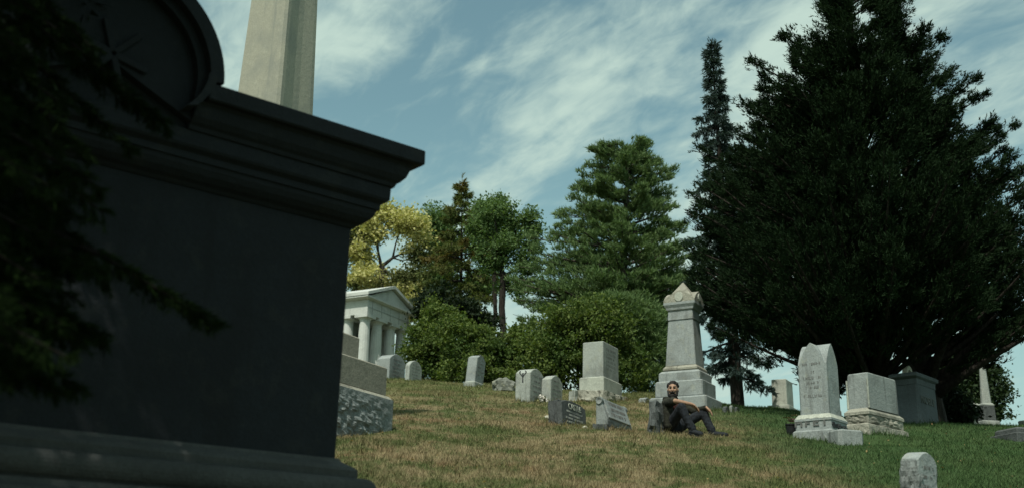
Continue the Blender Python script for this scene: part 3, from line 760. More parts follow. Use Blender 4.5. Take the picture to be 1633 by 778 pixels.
# flower pot at its left foot
p = hit(1262, 692)
t = empty('flower_pot', p, 0.0, 'black pot of wilted pink and white flowers at the foot of the gabled marker', 'flower pot')
bm = bmesh.new(); N = 16; prev = None
for r, z in ((0.07, -0.03), (0.09, 0.14), (0.10, 0.15), (0.10, 0.17), (0.085, 0.17), (0.07, 0.12)):
    row = [bm.verts.new((r*math.cos(2*math.pi*k/N), r*math.sin(2*math.pi*k/N), z)) for k in range(N)]
    if prev:
        for k in range(N): bm.faces.new((prev[k], prev[(k+1) % N], row[(k+1) % N], row[k]))
    else: bm.faces.new(row[::-1])
    prev = row
bm.faces.new(prev); M['pot'] = plain('black_plastic', (0.015, 0.016, 0.018), 0.5); from_bm('pot', bm, M['pot'], t)
M['petal_w'] = plain('white_petals', (0.6, 0.56, 0.52)); M['petal_p'] = plain('pink_petals', (0.42, 0.2, 0.22)); M['stalk'] = plain('dry_stalks', (0.2, 0.19, 0.09))
for k in range(9):
    q = rng.uniform(0, 6.28); r = rng.uniform(0.02, 0.13); c_ = Vector((r*math.cos(q), r*math.sin(q), rng.uniform(0.18, 0.34)))
    bm = bmesh.new()
    for j in range(6):
        a_ = j*math.pi/3; v = [c_, c_+Vector((0.045*math.cos(a_-0.5), 0.045*math.sin(a_-0.5), 0.02)), c_+Vector((0.06*math.cos(a_), 0.06*math.sin(a_), 0.005)), c_+Vector((0.045*math.cos(a_+0.5), 0.045*math.sin(a_+0.5), 0.02))]
        bm.faces.new([bm.verts.new(x) for x in v])
    from_bm('flower', bm, M[('petal_w', 'petal_p', 'stalk')[k % 3]], t)
# ------------------------------------------------------------------ weathered block beside it
s = Site(1387, 692, 1343, 1450, 47)
t = s.thing('block_monument', 'squat weathered block monument with two rock-faced courses under the dark tree', 'monument')
z1 = s.h(672); rock_block('rough_base', s.sx, s.sy, DEEP, z1-0.03, 'granite_w', t, amp=0.06, seed=3.0, n=22, scale=9)
cut('base_wash', [(s.sx-0.01, s.sy-0.01, z1-0.0295), (s.sx-0.12, s.sy-0.12, z1)], 'granite_w', t)
w2, d2 = s.size(1341, 1438, z1+0.1); z2 = s.h(654, w2, d2); rock_block('rough_course', w2-0.04, d2-0.04, z1+0.0005, z2-0.05, 'granite_w', t, amp=0.04, seed=5.0, n=20, scale=10)
cut('course_wash', [(w2, d2, z2-0.0495), (w2, d2, z2), (w2-0.14, d2-0.14, z2+0.07)], 'granite_w', t)
w3, d3 = s.size(1345, 1427, z2+0.1); z3 = s.h(592, w3, d3)
cut('die', [(w3, d3, z2+0.0705), (w3*0.985, d3*0.985, z3-0.10), (w3*0.97, d3*0.97, z3-0.02), (w3*0.93, d3*0.93, z3), (w3*0.5, d3*0.5, z3+0.03)], 'granite_s', t, 0.03)
for q in (-1, 1):
    cr = cut('corner_roll', [(0.04, 0.04, z2+0.071), (0.035, 0.035, z3-0.12)], 'granite_l', t, 0.015); cr.location = (-w3/2+0.005, q*d3/2*0.985, 0)

# ------------------------------------------------------------------ big shaded tomb
s = Site(1468, 677, 1424, 1503, 43)
t = s.thing('family_tomb', 'broad shaded grey lettered tomb with flared foot and cornice, under the dark tree', 'monument')
zf = s.h(655)
w2, d2 = s.size(1428, 1497, zf+0.4); zb = s.h(612, w2, d2); zc_ = s.h(602, w2, d2); z0 = s.h(670)
pr = [(s.sx, s.sy, DEEP), (s.sx, s.sy, z0)]
for q in np.linspace(0, 1, 9):
    k = (1-q)**2.2; pr.append((w2+(s.sx-w2-0.05)*k, d2+(s.sy-d2-0.05)*k, z0+0.0+(zb-z0)*q*0.75+0.001))
pr.append((w2*0.985, d2*0.985, zb))
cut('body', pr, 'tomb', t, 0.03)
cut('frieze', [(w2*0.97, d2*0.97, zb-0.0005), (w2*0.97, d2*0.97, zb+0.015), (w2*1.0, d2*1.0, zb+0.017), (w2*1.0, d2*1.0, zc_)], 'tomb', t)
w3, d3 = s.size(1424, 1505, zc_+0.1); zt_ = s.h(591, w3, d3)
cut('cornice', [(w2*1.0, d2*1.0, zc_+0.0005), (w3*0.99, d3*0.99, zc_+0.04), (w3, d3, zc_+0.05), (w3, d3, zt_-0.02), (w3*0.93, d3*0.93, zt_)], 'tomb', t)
lettering('lettering', 'NOBLE', 0.22, 'letter', t, (0.0, -d2/2*0.99-0.012, zb-0.30))
# pale arched ornament on its roof
p = at(1447, 590, s.o.y+0.2); p = Vector((p.x, p.y, s.z+zt_))
t2 = empty('arched_ornament', p, s.rot, 'small pale arched stone ornament with an open middle on top of the shaded tomb', 'ornament')
bm = bmesh.new(); prev = None
for i in range(17):
    q = math.pi*i/16
    row = [bm.verts.new((r*math.cos(q), y, 0.06+r*1.25*math.sin(q))) for r, y in ((0.10, -0.05), (0.17, -0.05), (0.17, 0.05), (0.10, 0.05))]
    if prev:
        for k in range(4): bm.faces.new((prev[k], prev[(k+1) % 4], row[(k+1) % 4], row[k]))
    else: bm.faces.new(row)
    prev = row
bm.faces.new(prev[::-1]); from_bm('arch', bm, M['pale_rock'], t2)
block('foot', 0.42, 0.16, 0.0005, 0.06, 'pale_rock', t2)

# ------------------------------------------------------------------ stones on the crest
s = Site(1259, 652, 1224, 1274, 28, Y=33.5)
t = s.thing('block_monument', 'small pale square block monument alone against the sky on the crest', 'monument')
z1 = s.h(644); block('plinth', s.sx, s.sy, DEEP, z1, 'granite_l', t, 0.02)
w2, d2 = s.size(1231, 1266, z1); z2 = s.h(603, w2, d2)
cut('die', [(w2, d2, z1+0.0005), (w2*0.97, d2*0.97, z2-0.02), (w2*0.93, d2*0.93, z2)], 'granite_l', t, 0.015)
# slender brownish marker seen in the gap behind the gabled marker
s = Site(1336, 656, 1333, 1341, 40, Y=30)
t = s.thing('slender_marker', 'slender brownish marker in the gap behind the gabled marker', 'headstone')
zz_ = s.h(634); M['brownstone'] = stone_mat('brownstone', (0.24, 0.19, 0.14)); block('plinth', s.sx*1.3, s.sy*1.3, -1.4, 0.05, 'brownstone', t); cut('shaft', [(s.sx, s.sy, 0.0505), (s.sx*0.8, s.sy*0.8, zz_), (s.sx*0.3, s.sy*0.3, zz_+0.12)], 'brownstone', t)
# low stones by the spruce trunk
for (cx, cy, lx, rx, ty, mt, lb) in ((1158, 658, 1152, 1164, 646, 'granite_d', 'small dark low stone right of the tall monument steps'),
                                     (1167, 658, 1163, 1171, 645, 'granite', 'small pale low stone in front of the spruce trunk'),
                                     (1175, 658, 1171, 1180, 647, 'granite_d', 'small dark low stone right of the spruce trunk foot')):
    s = Site(cx, cy, lx, rx, 28); t = s.thing('low_stone', lb, 'headstone'); z_ = s.h(ty)
    block('plinth', s.sx*1.15, s.sy*1.15, DEEP, z_*0.22, mt, t, 0.015); slab('stone', s.sx, s.sy, arch_prof(s.sx, z_, s.sx*0.15), mt, t, 0.012, z0=z_*0.22-0.05)
s = Site(1029, 642, 1018, 1040, 28); t = s.thing('low_stone', 'small pale low stone at the left foot of the tall monument steps', 'headstone')
z_ = s.h(634); slab('stone', s.sx, s.sy, arch_prof(s.sx, z_+0.04, 0.06), 'granite_b', t, 0.015, z0=DEEP); block('plinth', s.sx*1.08, s.sy*1.08, DEEP, 0.04, 'granite_b', t)
s = Site(918, 640, 907, 926, 28); t = s.thing('low_stone', 'small rough grey stone at the left corner of the middle block monument', 'headstone')
z_ = s.h(622); rock_block('stone', s.sx, s.sy, DEEP, z_, 'granite', t, amp=0.05, seed=9.0, n=7, margin=False, top_amp=0.04); block('plinth', s.sx*1.1, s.sy*1.1, DEEP, 0.05, 'granite', t)

# right edge: obelisk, roofed tomb, boulder, block, ledger
s = Site(1568, 677, 1557, 1596, 84, Y=31)
t = s.thing('small_obelisk', 'slim grey obelisk on a dark die at the far right against the sky', 'obelisk')
z1 = s.h(669); block('base', s.sx, s.sy, -1.5, z1, 'granite', t, 0.02)
w2, d2 = s.size(1563, 1591, z1); z2 = s.h(645, w2, d2); cut('die', [(w2, d2, z1+0.0005), (w2*0.93, d2*0.93, z2)], 'granite_d', t)
w3, d3 = s.size(1566, 1586, z2); w4 = w3*0.62; z3 = s.h(577, w3*0.62, d3*0.62)
cut('die_cap', [(w2*0.95, d2*0.95, z2+0.0005), (w2*0.95, d2*0.95, z2+0.03), (w3, d3, z2+0.07)], 'granite', t)
cut('shaft', [(w3, d3, z2+0.0705), (w3*0.62, d3*0.62, z3), (w3*0.45, d3*0.45, z3+0.05)], 'granite', t, 0.05)
s = Site(1551, 676, 1534, 1572, 62, Y=34)
t = s.thing('canopy_tomb', 'roofed box tomb with a pale slab roof on short piers behind the slim obelisk', 'tomb')
z1, z2, z3 = s.h(670), s.h(650), s.h(641)
block('base', s.sx, s.sy, -1.6, z1, 'granite', t); block('chest', s.sx*0.62, s.sy*0.62, z1+0.0005, z2-0.02, 'granite_d', t)
for a in (-1, 1):
    for b in (-1, 1):
        o = block('pier', 0.16, 0.16, z1+0.0005, z2, 'granite', t); o.location = (a*s.sx*0.42, b*s.sy*0.42, 0)
cut('roof', [(s.sx*0.96, s.sy*0.96, z2+0.0005), (s.sx*1.02, s.sy*1.02, z2+0.06), (s.sx*1.02, s.sy*1.02, z3-0.04), (s.sx*0.9, s.sy*0.9, z3)], 'granite_l', t, 0.02)
s = Site(1635, 684, 1624, 1655, 60, Y=27)
t = s.thing('block_monument', 'pale block monument cut by the right edge against the sky', 'monument')
z1 = s.h(669); block('plinth', s.sx*1.15, s.sy*1.15, -1.2, 0.10, 'granite_l', t); block('die', s.sx, s.sy, 0.1005, z1, 'granite_l', t, 0.02)
p = hit(1652, 700); t = empty('ledger_stone', p, 0.25, 'low dark ledger stone lying in the lawn at the right edge', 'gravestone')
cut('slab', [(1.2, 0.6, -0.3), (1.2, 0.6, 0.12), (1.14, 0.54, 0.15)], 'granite_d', t, 0.02)
o = block('plinth', 1.32, 0.72, -0.4, 0.05, 'granite_d', t)

# ------------------------------------------------------------------ boulders and loose rocks
def boulder(name, c, r, seed, mat, label, cat='rock', group=None, sub=3, amp=0.35, flat=0.0):
    bm = bmesh.new(); bmesh.ops.create_icosphere(bm, subdivisions=sub, radius=1.0)
    for v in bm.verts:
        n = v.co.normalized(); d = 1+amp*mnoise.fractal(n*1.3+Vector((seed*3.7, seed, 0)), 0.8, 2.0, 4)
        k = mnoise.voronoi(n*1.6+Vector((seed, 2*seed, 0)))[0][0]
        d *= 1-0.25*k
        v.co = Vector((n.x*r[0]*d, n.y*r[1]*d, max(n.z, -0.6)*r[2]*d))
    o = from_bm(name, bm, M[mat]); o.location = c; o.rotation_euler = (0, 0, seed*1.7)
    return tag(o, label, cat, group)
p = hit(804, 623); boulder('boulder', p+Vector((0, 0.2, 0.10)), (0.36, 0.32, 0.34), 2.0, 'boulder', 'mossy grey boulder in the grass between the leaning and emblem headstones')
p = at(1550, 674, 29.5); boulder('boulder', p+Vector((0, 0, 0.02)), (0.16, 0.16, 0.16), 5.0, 'pale_rock', 'pale round boulder at the foot of the slim right-hand obelisk')
for i, (px, py, a, b, h_, lb) in enumerate(((874, 668, 0.09, 0.07, 0.055, 'flat pale rock at the left foot of the dark lettered stone'), (933, 682, 0.05, 0.05, 0.03, 'small pale rock at the right foot of the dark lettered stone'),
        (958, 684, 0.09, 0.05, 0.03, 'pale flat rock in front of the slanted stone, left end'), (985, 686, 0.11, 0.06, 0.03, 'pale flat rock in front of the slanted stone, right end'),
        (1043, 688, 0.12, 0.07, 0.05, 'pale jagged rock at the foot of the stone the man leans on'), (764, 617, 0.09, 0.06, 0.03, 'white flat chip at the foot of the leaning headstone'))):
    p = hit(px, py); boulder('loose_rock', p+Vector((0, 0, h_*0.4)), (a, b, h_), 11.0+i, 'pale_rock', lb, group='loose pale rocks around the graves', sub=2)
p = hit(863, 642)
t = empty('flower_bunch', p, 0.0, 'bunch of white flowers at the foot of the emblem headstone', 'flowers')
for k in range(11):
    q = rng.uniform(0, 6.28); r = rng.uniform(0.0, 0.16); c_ = Vector((r*math.cos(q)*1.3, r*math.sin(q)*0.6, rng.uniform(0.03, 0.15)))
    bm = bmesh.new(); bmesh.ops.create_icosphere(bm, subdivisions=2, radius=0.04)
    for v in bm.verts: v.co = v.co*(1+0.3*math.sin(v.co.x*190+v.co.y*170))*Vector((1, 1, 0.7)).length/1.6+c_
    from_bm('flower', bm, M['petal_w' if k % 3 else 'stalk'], t)

# ------------------------------------------------------------------ the three low rustic stones
# lettered stone, rough left flank
s = Site(889, 676, 872, 931, 27)
t = s.thing('rustic_stone', 'low dark lettered stone with a rough left flank and curved top', 'headstone')
w, d = s.sx, min(s.sy, 0.45); h_ = s.h(634)
rock_block('core', w*0.98, d*0.9, DEEP, h_*0.93, 'granite_d', t, amp=0.06, seed=6.0, n=14, margin=False, taper=0.06, top_amp=0.03, scale=7)
o = slab('face', w*0.97, 0.10, [(-w*0.47, h_*0.90), (-w*0.3, h_*1.0), (-w*0.05, h_*1.05), (w*0.25, h_*1.03), (w*0.47, h_*0.93)], 'granite_d', t, 0.02, z0=-0.3); o.location = (0, -d/2-0.03, 0); o.rotation_euler = (math.radians(-4), 0, 0)
lettering('lettering', 'CASTLE', 0.15, 'granite_l', o, (0.03, -0.054, h_*0.80), depth=0.005, sx=1.1)
bars('inscription', worn_lines(rng, -w*0.36, w*0.36, [(h_*0.60, 0.8), (h_*0.47, 0.55), (h_*0.34, 0.9), (h_*0.2, 0.8)], 0.035), 'granite', o, -0.05)
# slanted stone with scrolls
s = Site(968, 686, 944, 1014, 27)
t = s.thing('slant_stone', 'slanted dark grey stone with a scroll end and raised lettering on a rough slab', 'headstone')
w, d = s.sx, s.sy; z1 = s.h(674)
rock_block('rough_slab', w, d, DEEP, z1, 'granite_d', t, amp=0.05, seed=7.0, n=14, margin=False, top_amp=0.03, scale=8)
h_ = s.h(628)-z1; w2, d2 = w*0.86, d*0.8
bm = bmesh.new(); P = [(-d2/2, 0.0), (-d2/2, 0.10), (d2*0.16, h_), (d2*0.42, h_), (d2/2, h_*0.8), (d2/2, 0.0)]
A = [bm.verts.new((-w2/2, y, z1-0.02+z_)) for y, z_ in P]; B = [bm.verts.new((w2/2, y, z1-0.02+z_)) for y, z_ in P]
bm.faces.new(A); bm.faces.new(B[::-1])
for k in range(len(P)): bm.faces.new((A[k], A[(k+1) % len(P)], B[(k+1) % len(P)], B[k]))
bmesh.ops.bevel(bm, geom=bm.edges[:], offset=0.02, segments=1, affect='EDGES')
from_bm('slant_body', bm, M['granite_s'], t)
ang = math.atan2(h_-0.10, d2*0.66); L_ = math.hypot(h_-0.10, d2*0.66)
pl = empty('x', (0, 0, 0)); bpy.data.objects.remove(pl)
bm = bmesh.new(); loft(bm, [(w2*0.86, L_*0.88, 0.0), (w2*0.86, L_*0.88, 0.02), (w2*0.82, L_*0.84, 0.03)], 0.02)
o = from_bm('panel', bm, M['granite_b'], t); o.location = (0, -d2/2+d2*0.33, z1-0.02+0.10+(h_-0.10)/2); o.rotation_euler = (ang, 0, 0)
bm = bmesh.new()
for x, z, ww, hh in worn_lines(rng, -w2*0.36, w2*0.36, [(L_*0.28, 0.8), (L_*0.02, 0.75), (-L_*0.22, 0.9)], L_*0.13):
    r = bmesh.ops.create_cube(bm, size=1.0)['verts']; bmesh.ops.scale(bm, vec=(ww, hh, 0.012), verts=r); bmesh.ops.translate(bm, vec=(x, z, 0.032), verts=r)
tag(from_bm('raised_letters', bm, M['letter'], o), kind='stuff')
for sg in (-1, 1):       # rolled scroll along the top with an open end
    bm = bmesh.new(); N = 18; rows = []
    for r0, x in ((0.01, sg*(w2/2-0.01)), (0.03, sg*(w2/2+0.01)), (0.055, sg*(w2/2+0.02)), (0.06, sg*(w2/2-0.06)), (0.045, sg*(w2/2-0.10))):
        rows.append([bm.verts.new((x, d2*0.20+r0*math.cos(2*math.pi*k/N), z1+h_-0.075+r0*1.1*math.sin(2*math.pi*k/N))) for k in range(N)])
    for a, b in zip(rows, rows[1:]):
        for k in range(N): bm.faces.new((a[k], a[(k+1) % N], b[(k+1) % N], b[k]))
    bm.faces.new(rows[0]); bm.faces.new(rows[-1]); from_bm('scroll', bm, M['granite_s'], t)
for px, py, mt, lb, r in ((979, 677, 'petal_o', 'small orange votive ball on the rough slab of the slanted stone', 0.025), (984, 679, 'petal_w', 'small white votive ball on the rough slab of the slanted stone', 0.022)):
    if mt == 'petal_o': M['petal_o'] = plain('orange_wax', (0.5, 0.3, 0.14))
    bm = bmesh.new(); bmesh.ops.create_icosphere(bm, subdivisions=2, radius=r)
    p = s.o-s.e2*(d/2-0.05)+s.e1*(w*0.08+(0.06 if r < 0.024 else 0)); o = from_bm('votive', bm, M[mt], smooth=True); o.location = (p.x, p.y, s.z+z1+r+0.015); tag(o, lb, 'ornament')
# the stone the man leans on
s = Site(1046, 692, 1030, 1075, 27)
t = s.thing('rustic_stone', 'low rough dark stone with sloping sides that the seated man leans against', 'headstone')
w, d = s.sx, min(s.sy, 0.5); h_ = s.h(637)
rock_block('core', w, d, DEEP, h_, 'granite_d', t, amp=0.10, seed=8.0, n=14, margin=False, taper=0.3, top_amp=0.05, scale=6)
o = slab('face', w*0.80, 0.08, [(-w*0.36, h_*0.85), (-w*0.2, h_*0.97), (w*0.2, h_*0.98), (w*0.36, h_*0.85)], 'granite_d', t, 0.02, z0=-0.2); o.location = (0, -d/2+0.03, 0); o.rotation_euler = (math.radians(-5), 0, 0)
bars('inscription', worn_lines(rng, -w*0.3, w*0.3, [(h_*0.7, 0.8), (h_*0.5, 0.7), (h_*0.3, 0.8)], 0.04), 'letter', o, -0.04)
# ------------------------------------------------------------------ growing things
NR = np.random.default_rng(11)
def unit(v): return v/np.maximum(np.linalg.norm(v, axis=-1, keepdims=True), 1e-9)
def rnd_unit(n): return unit(NR.normal(size=(n, 3)))
def tubes(paths, sides=6):
    """paths = [(points (n,3), radii (n,))] -> one mesh"""
    V, Fq, o = [], [], 0
    for P, r in paths:
        P = np.asarray(P, float); r = np.asarray(r, float); n = len(P)
        T = unit(np.gradient(P, axis=0))
        ref = np.where(np.abs(T[:, 2:3]) > 0.9, np.array([[1.0, 0, 0]]), np.array([[0, 0, 1.0]]))
        A = unit(np.cross(T, ref)); B = np.cross(T, A)
        q = np.linspace(0, 2*np.pi, sides, endpoint=False)
        ringv = P[:, None]+r[:, None, None]*(A[:, None]*np.cos(q)[None, :, None]+B[:, None]*np.sin(q)[None, :, None])
        V.append(ringv.reshape(-1, 3))
        i = np.arange(n-1)[:, None]*sides; k = np.arange(sides)[None]; k2 = (k+1) % sides
        Fq.append(np.stack([o+i+k, o+i+k2, o+i+sides+k2, o+i+sides+k], -1).reshape(-1, 4)); o += n*sides
    return np.concatenate(V), np.concatenate(Fq)
def needles(S, D, L, n, l, w, spread, lift=0.0, jitter=0.0):
    """n pointed leaflets along every twig: start S, direction D, length L"""
    N = len(S); L = np.broadcast_to(np.asarray(L, float), (N,))
    S = np.repeat(S, n, 0); D = np.repeat(D, n, 0); LL = np.repeat(L, n)[:, None]
    t = NR.random((N*n, 1))
    P = S+D*LL*t+NR.normal(size=(N*n, 3))*jitter
    d = unit(D+rnd_unit(N*n)*spread+np.array([[0, 0, lift]]))
    side = unit(np.cross(d, rnd_unit(N*n)))
    sz = (0.65+0.7*NR.random((N*n, 1)))
    ll, ww = l*sz, w*sz
    V = np.stack([P-side*ww/2, P+side*ww/2, P+d*ll], 1).reshape(-1, 3)
    return V, np.arange(N*n*3).reshape(-1, 3)
def leaves(P, l, w, up=0.4, out=None):
    """diamond leaves, slightly folded, at points P"""
    N = len(P)
    d = rnd_unit(N)
    if out is not None: d = unit(d+out)
    nrm = unit(rnd_unit(N)+np.array([[0, 0, up*2]])); side = unit(np.cross(d, nrm))
    sz = (0.6+0.8*NR.random((N, 1)))
    V = np.stack([P, P+d*l*sz*0.45-side*w*sz/2, P+d*l*sz, P+d*l*sz*0.45+side*w*sz/2], 1).reshape(-1, 3)
    return V, np.arange(N*4).reshape(-1, 4)
def bez(a, b, c, n):
    t = np.linspace(0, 1, n)[:, None]
    return (1-t)**2*np.asarray(a)+2*t*(1-t)*np.asarray(b)+t*t*np.asarray(c)
def tree(name, loc, label, cat, wood, leafmesh, mw, ml, group=None, crown='crown'):
    loc = np.asarray(loc, float)
    t = empty(name, loc, 0.0, label, cat, group)
    if wood:
        V, Fq = wood; np_mesh('trunk', V-loc, Fq, M[mw], t, smooth=True)
    V, Fq = leafmesh; o = np_mesh(crown, V-loc, Fq, M[ml], t)
    return t
def join(parts):
    V, Fq, o = [], [], 0
    for v, f in parts: V.append(v); Fq.append(f+o); o += len(v)
    return np.concatenate(V), np.concatenate(Fq)
def A3(v): return np.array([v.x, v.y, v.z])

def plume(p0, p1, sag, n_tw, tl, start=0.35, rise=0.0):
    """one bough: a curved axis and twigs around its outer part; returns axis, twig starts, dirs, lengths"""
    mid = (p0+p1)/2+np.array([0, 0, sag])
    ax = bez(p0, mid, p1, 8)
    t = start+(1-start)*np.sqrt(NR.random(n_tw)) if start > 0 else NR.random(n_tw)
    i = np.clip((t*7).astype(int), 0, 6); f = (t*7-i)[:, None]
    S = ax[i]*(1-f)+ax[i+1]*f; T = unit(ax[i+1]-ax[i])
    r = rnd_unit(n_tw); r = unit(r-T*np.sum(r*T, 1, keepdims=True))
    D = unit(T*0.8+r*0.75+np.array([[0, 0, rise]]))
    L = tl*(1.15-t*0.75)*(0.6+0.8*NR.random(n_tw))
    return ax, S, D, L

def fan(p0, p1, sag, nb, ntw, wid, tl, start=0.3, lift=0.1, rise=0.2):
    """a bough with side branchlets; returns wood paths and twig starts, directions, lengths"""
    mid = (p0+p1)/2+np.array([0, 0, sag]); ax = bez(p0, mid, p1, 8); blen = np.linalg.norm(p1-p0)
    t = np.clip(start+(1-start)*((np.arange(nb)+NR.random(nb))/nb), 0, 0.985)
    i = np.clip((t*7).astype(int), 0, 6); f = (t*7-i)[:, None]
    B = ax[i]*(1-f)+ax[i+1]*f; T = unit(ax[i+1]-ax[i])
    side = unit(np.cross(T, np.array([[0, 0, 1.0]]))); sg = np.where(np.arange(nb) % 2 == 0, 1.0, -1.0)[:, None]
    d = unit(T*0.75+side*sg*NR.uniform(0.4, 1.0, (nb, 1))+np.array([[0, 0, lift]])+NR.normal(size=(nb, 3))*0.22)
    ln = (wid*blen*(1.12-t)+0.12)*NR.uniform(0.7, 1.2, nb)
    E = B+d*ln[:, None]+np.array([[0, 0, 1.0]])*(lift*0.5*ln[:, None])
    wood = [(ax, np.linspace(0.022+0.016*blen, 0.006, 8))]+[(np.stack([B[k], E[k]]), np.array([0.014, 0.004])) for k in range(nb)]
    q = NR.random((nb, ntw, 1))**0.8
    S = (B[:, None]*(1-q)+E[:, None]*q).reshape(-1, 3)
    D = unit(np.repeat(d, ntw, 0)*0.8+rnd_unit(nb*ntw)*0.8+np.array([[0, 0, rise]]))
    L = tl*NR.uniform(0.6, 1.3, nb*ntw)
    k = 4                                                  # a tuft at the tip of the bough
    S = np.concatenate([S, np.repeat(p1[None], k, 0)]); D = np.concatenate([D, unit(np.repeat(T[-1:], k, 0)+rnd_unit(k)*0.4)]); L = np.concatenate([L, np.full(k, tl)])
    return wood, S, D, L
def pads(C, out, n_tw, sig, tl, up=0.35):
    """soft clumps of sprays at points C, leaning along out"""
    n = len(C); s_ = np.asarray(sig)*NR.uniform(0.7, 1.25, (n, 1))
    S = np.repeat(C, n_tw, 0)+rnd_unit(n*n_tw)*(NR.random((n*n_tw, 1))**0.45)*1.55*np.repeat(s_, n_tw, 0)
    D = unit(np.repeat(out, n_tw, 0)*0.9+rnd_unit(n*n_tw)*0.62+np.array([[0, 0, up]]))
    return S, D, tl*NR.uniform(0.6, 1.3, n*n_tw)
def plume_pads(p0, p1, sag, n_tw, sig, tl, ts, flat=0.75, up=0.35):
    """clumps strung along a bough, smaller towards its tip"""
    out = []
    ax = bez(p0, (p0+p1)/2+np.array([0, 0, sag]), p1, 24)
    o = unit((p1-p0)[None])
    for t_ in ts:
        c = ax[min(23, int(t_*23))]; w = sig*(1.25-0.8*t_)
        out.append(pads(c[None]+NR.normal(size=(1, 3))*w*0.5, o, max(4, int(n_tw*(1.3-0.75*t_))), (w, w, w*flat), tl, up))
    return [np.concatenate([q[i] for q in out]) for i in range(3)]
# ---- big dark conifer on the right
YB = 24.8
def envelope(tab, h):
    xs = [a for a, _ in tab]; return float(np.interp(h, xs, [b for _, b in tab]))
B1 = A3(at(1393, 640, YB)); B1[2] = ground(B1[0], B1[1])
B2 = A3(at(1468, 645, YB+0.6)); B2[2] = ground(B2[0], B2[1])
ppm = FPX/(YB*math.cos(PITCH)+2.0)
wood, SS, DD, LL = [], [], [], []
cxm = (B1+B2)/2
ctop = A3(at(1345, -60, YB)); ctop2 = A3(at(1420, -40, YB+0.3))
wood.append((bez(B1, (B1+ctop)/2+np.array([0.3, 0, 0]), ctop, 10), np.linspace(0.26, 0.03, 10)))
wood.append((bez(B2, (B2+ctop2)/2+np.array([0.2, 0, 0]), ctop2, 10), np.linspace(0.30, 0.03, 10)))
LEFT = [(8, 1085), (60, 1085), (0, 0)]
# outline of the crown in the picture: row -> left and right extent, read off the photograph
ROWS = np.array([-80, 0, 50, 95, 160, 235, 300, 380, 450, 500, 540, 575])
LX = np.array([1330, 1300, 1268, 1235, 1222, 1185, 1108, 1100, 1098, 1120, 1190, 1270])
RX = np.array([1430, 1440, 1480, 1515, 1565, 1612, 1650, 1690, 1710, 1710, 1690, 1640])
def px_of(c, h, th, r): return c+h*math.cos(th)*r
def bough(tip, h_in=None, n_tw=70, tl=0.42, start=0.3, sag=0.15):
    # root on whichever trunk line is nearer, lower than the tip
    best = None
    for (b, c) in ((B1, ctop), (B2, ctop2)):
        hz_ = np.hypot(tip[0]-b[0], tip[1]-b[1])
        z0 = max(b[2]+0.7, tip[2]-(0.25+0.55*NR.random())*hz_)
        f = np.clip((z0-b[2])/(c[2]-b[2]), 0, 0.97); root = b+(c-b)*f
        d = np.linalg.norm(tip-root)
        if best is None or d < best[0]: best = (d, root)
    d, root = best
    wood.append((bez(root, (root+tip)/2+np.array([0, 0, -sag*d*0.4]), tip, 8), np.linspace(0.025+0.013*d, 0.006, 8)))
    S, D, L = plume_pads(root, tip, -sag*d*0.4, 38, 0.15+0.018*d, 0.15, (0.42, 0.53, 0.63, 0.72, 0.80, 0.87, 0.93, 0.98))
    SS.append(S); DD.append(D); LL.append(L)
for k in range(330):
    py = NR.uniform(-70, 535); f = NR.random()
    lx_, rx_ = np.interp(py, ROWS, LX), np.interp(py, ROWS, RX)
    cxp = np.clip((lx_+rx_)/2, 1380, 1440); th = NR.uniform(0, 2*np.pi)
    half = (rx_-cxp) if math.cos(th) > 0 else (cxp-lx_)
    rr_ = NR.uniform(0.35, 0.97)
    if th > math.pi and NR.random() < 0.45: th = 2*math.pi-th          # more of them on the near side
    if py > 490 and math.cos(th) > 0.2: continue
    if py > 470 and math.sin(th) > 0.1: continue
    if py < 55 and 1352 < px_of(cxp, half, th, rr_) < 1396: continue
    px = cxp+half*math.cos(th)*rr_; dy = -half/ppm*(1.12 if math.sin(th) > 0 else 0.55)*math.sin(th)*rr_
    tip = A3(at(px, py, YB+dy))
    bough(tip, tl=0.40+0.1*NR.random(), n_tw=62)
for px, py in ((1335, -10), (1318, 10), (1415, 2), (1398, 40), (1240, 52), (1262, 80), (1192, 95), (1210, 118), (1178, 162), (1200, 190), (1222, 215), (1165, 240), (1105, 240), (1125, 275), (1098, 330), (1090, 390), (1088, 430), (1100, 470), (1130, 515),
               (1475, 45), (1503, 58), (1490, 90), (1520, 112), (1560, 122), (1572, 150), (1590, 188), (1626, 196), (1610, 230), (1645, 260), (1600, 515), (1560, 505), (1640, 520), (1290, 575)):
    bough(A3(at(px, py, YB+NR.uniform(-1.0, 0.6))), tl=0.38, n_tw=75, start=0.25)
for px, py in ((1240, 522), (1268, 535), (1205, 512), (1180, 495)): bough(A3(at(px, py, YB-1.9)), tl=0.38, start=0.3)
for k in range(115):            # fill the long left flank
    py = NR.uniform(235, 500); lx_ = np.interp(py, ROWS, LX)
    bough(A3(at(NR.uniform(lx_-10, lx_+90), py, YB+NR.uniform(1.5, 2.6))), tl=0.42, n_tw=60)
for k in range(80):            # and the right one, out past the frame
    py = NR.uniform(170, 500); rx_ = np.interp(py, ROWS, RX)
    bough(A3(at(NR.uniform(rx_-130, rx_+12), py, YB+NR.uniform(-2.0, 1.5))), tl=0.42, n_tw=60)
for k in range(34):            # upper left arms
    py = NR.uniform(60, 250); lx_ = np.interp(py, ROWS, LX)
    bough(A3(at(NR.uniform(lx_-25, lx_+60), py, YB+NR.uniform(-1.0, 1.0))), tl=0.42, n_tw=60)
for k in range(26):            # boughs reaching over the shaded tomb
    bough(np.array([NR.uniform(7.2, 9.6), NR.uniform(20.2, 22.0), ground(8.5, 21)+NR.uniform(3.4, 5.6)]), tl=0.45, n_tw=60)
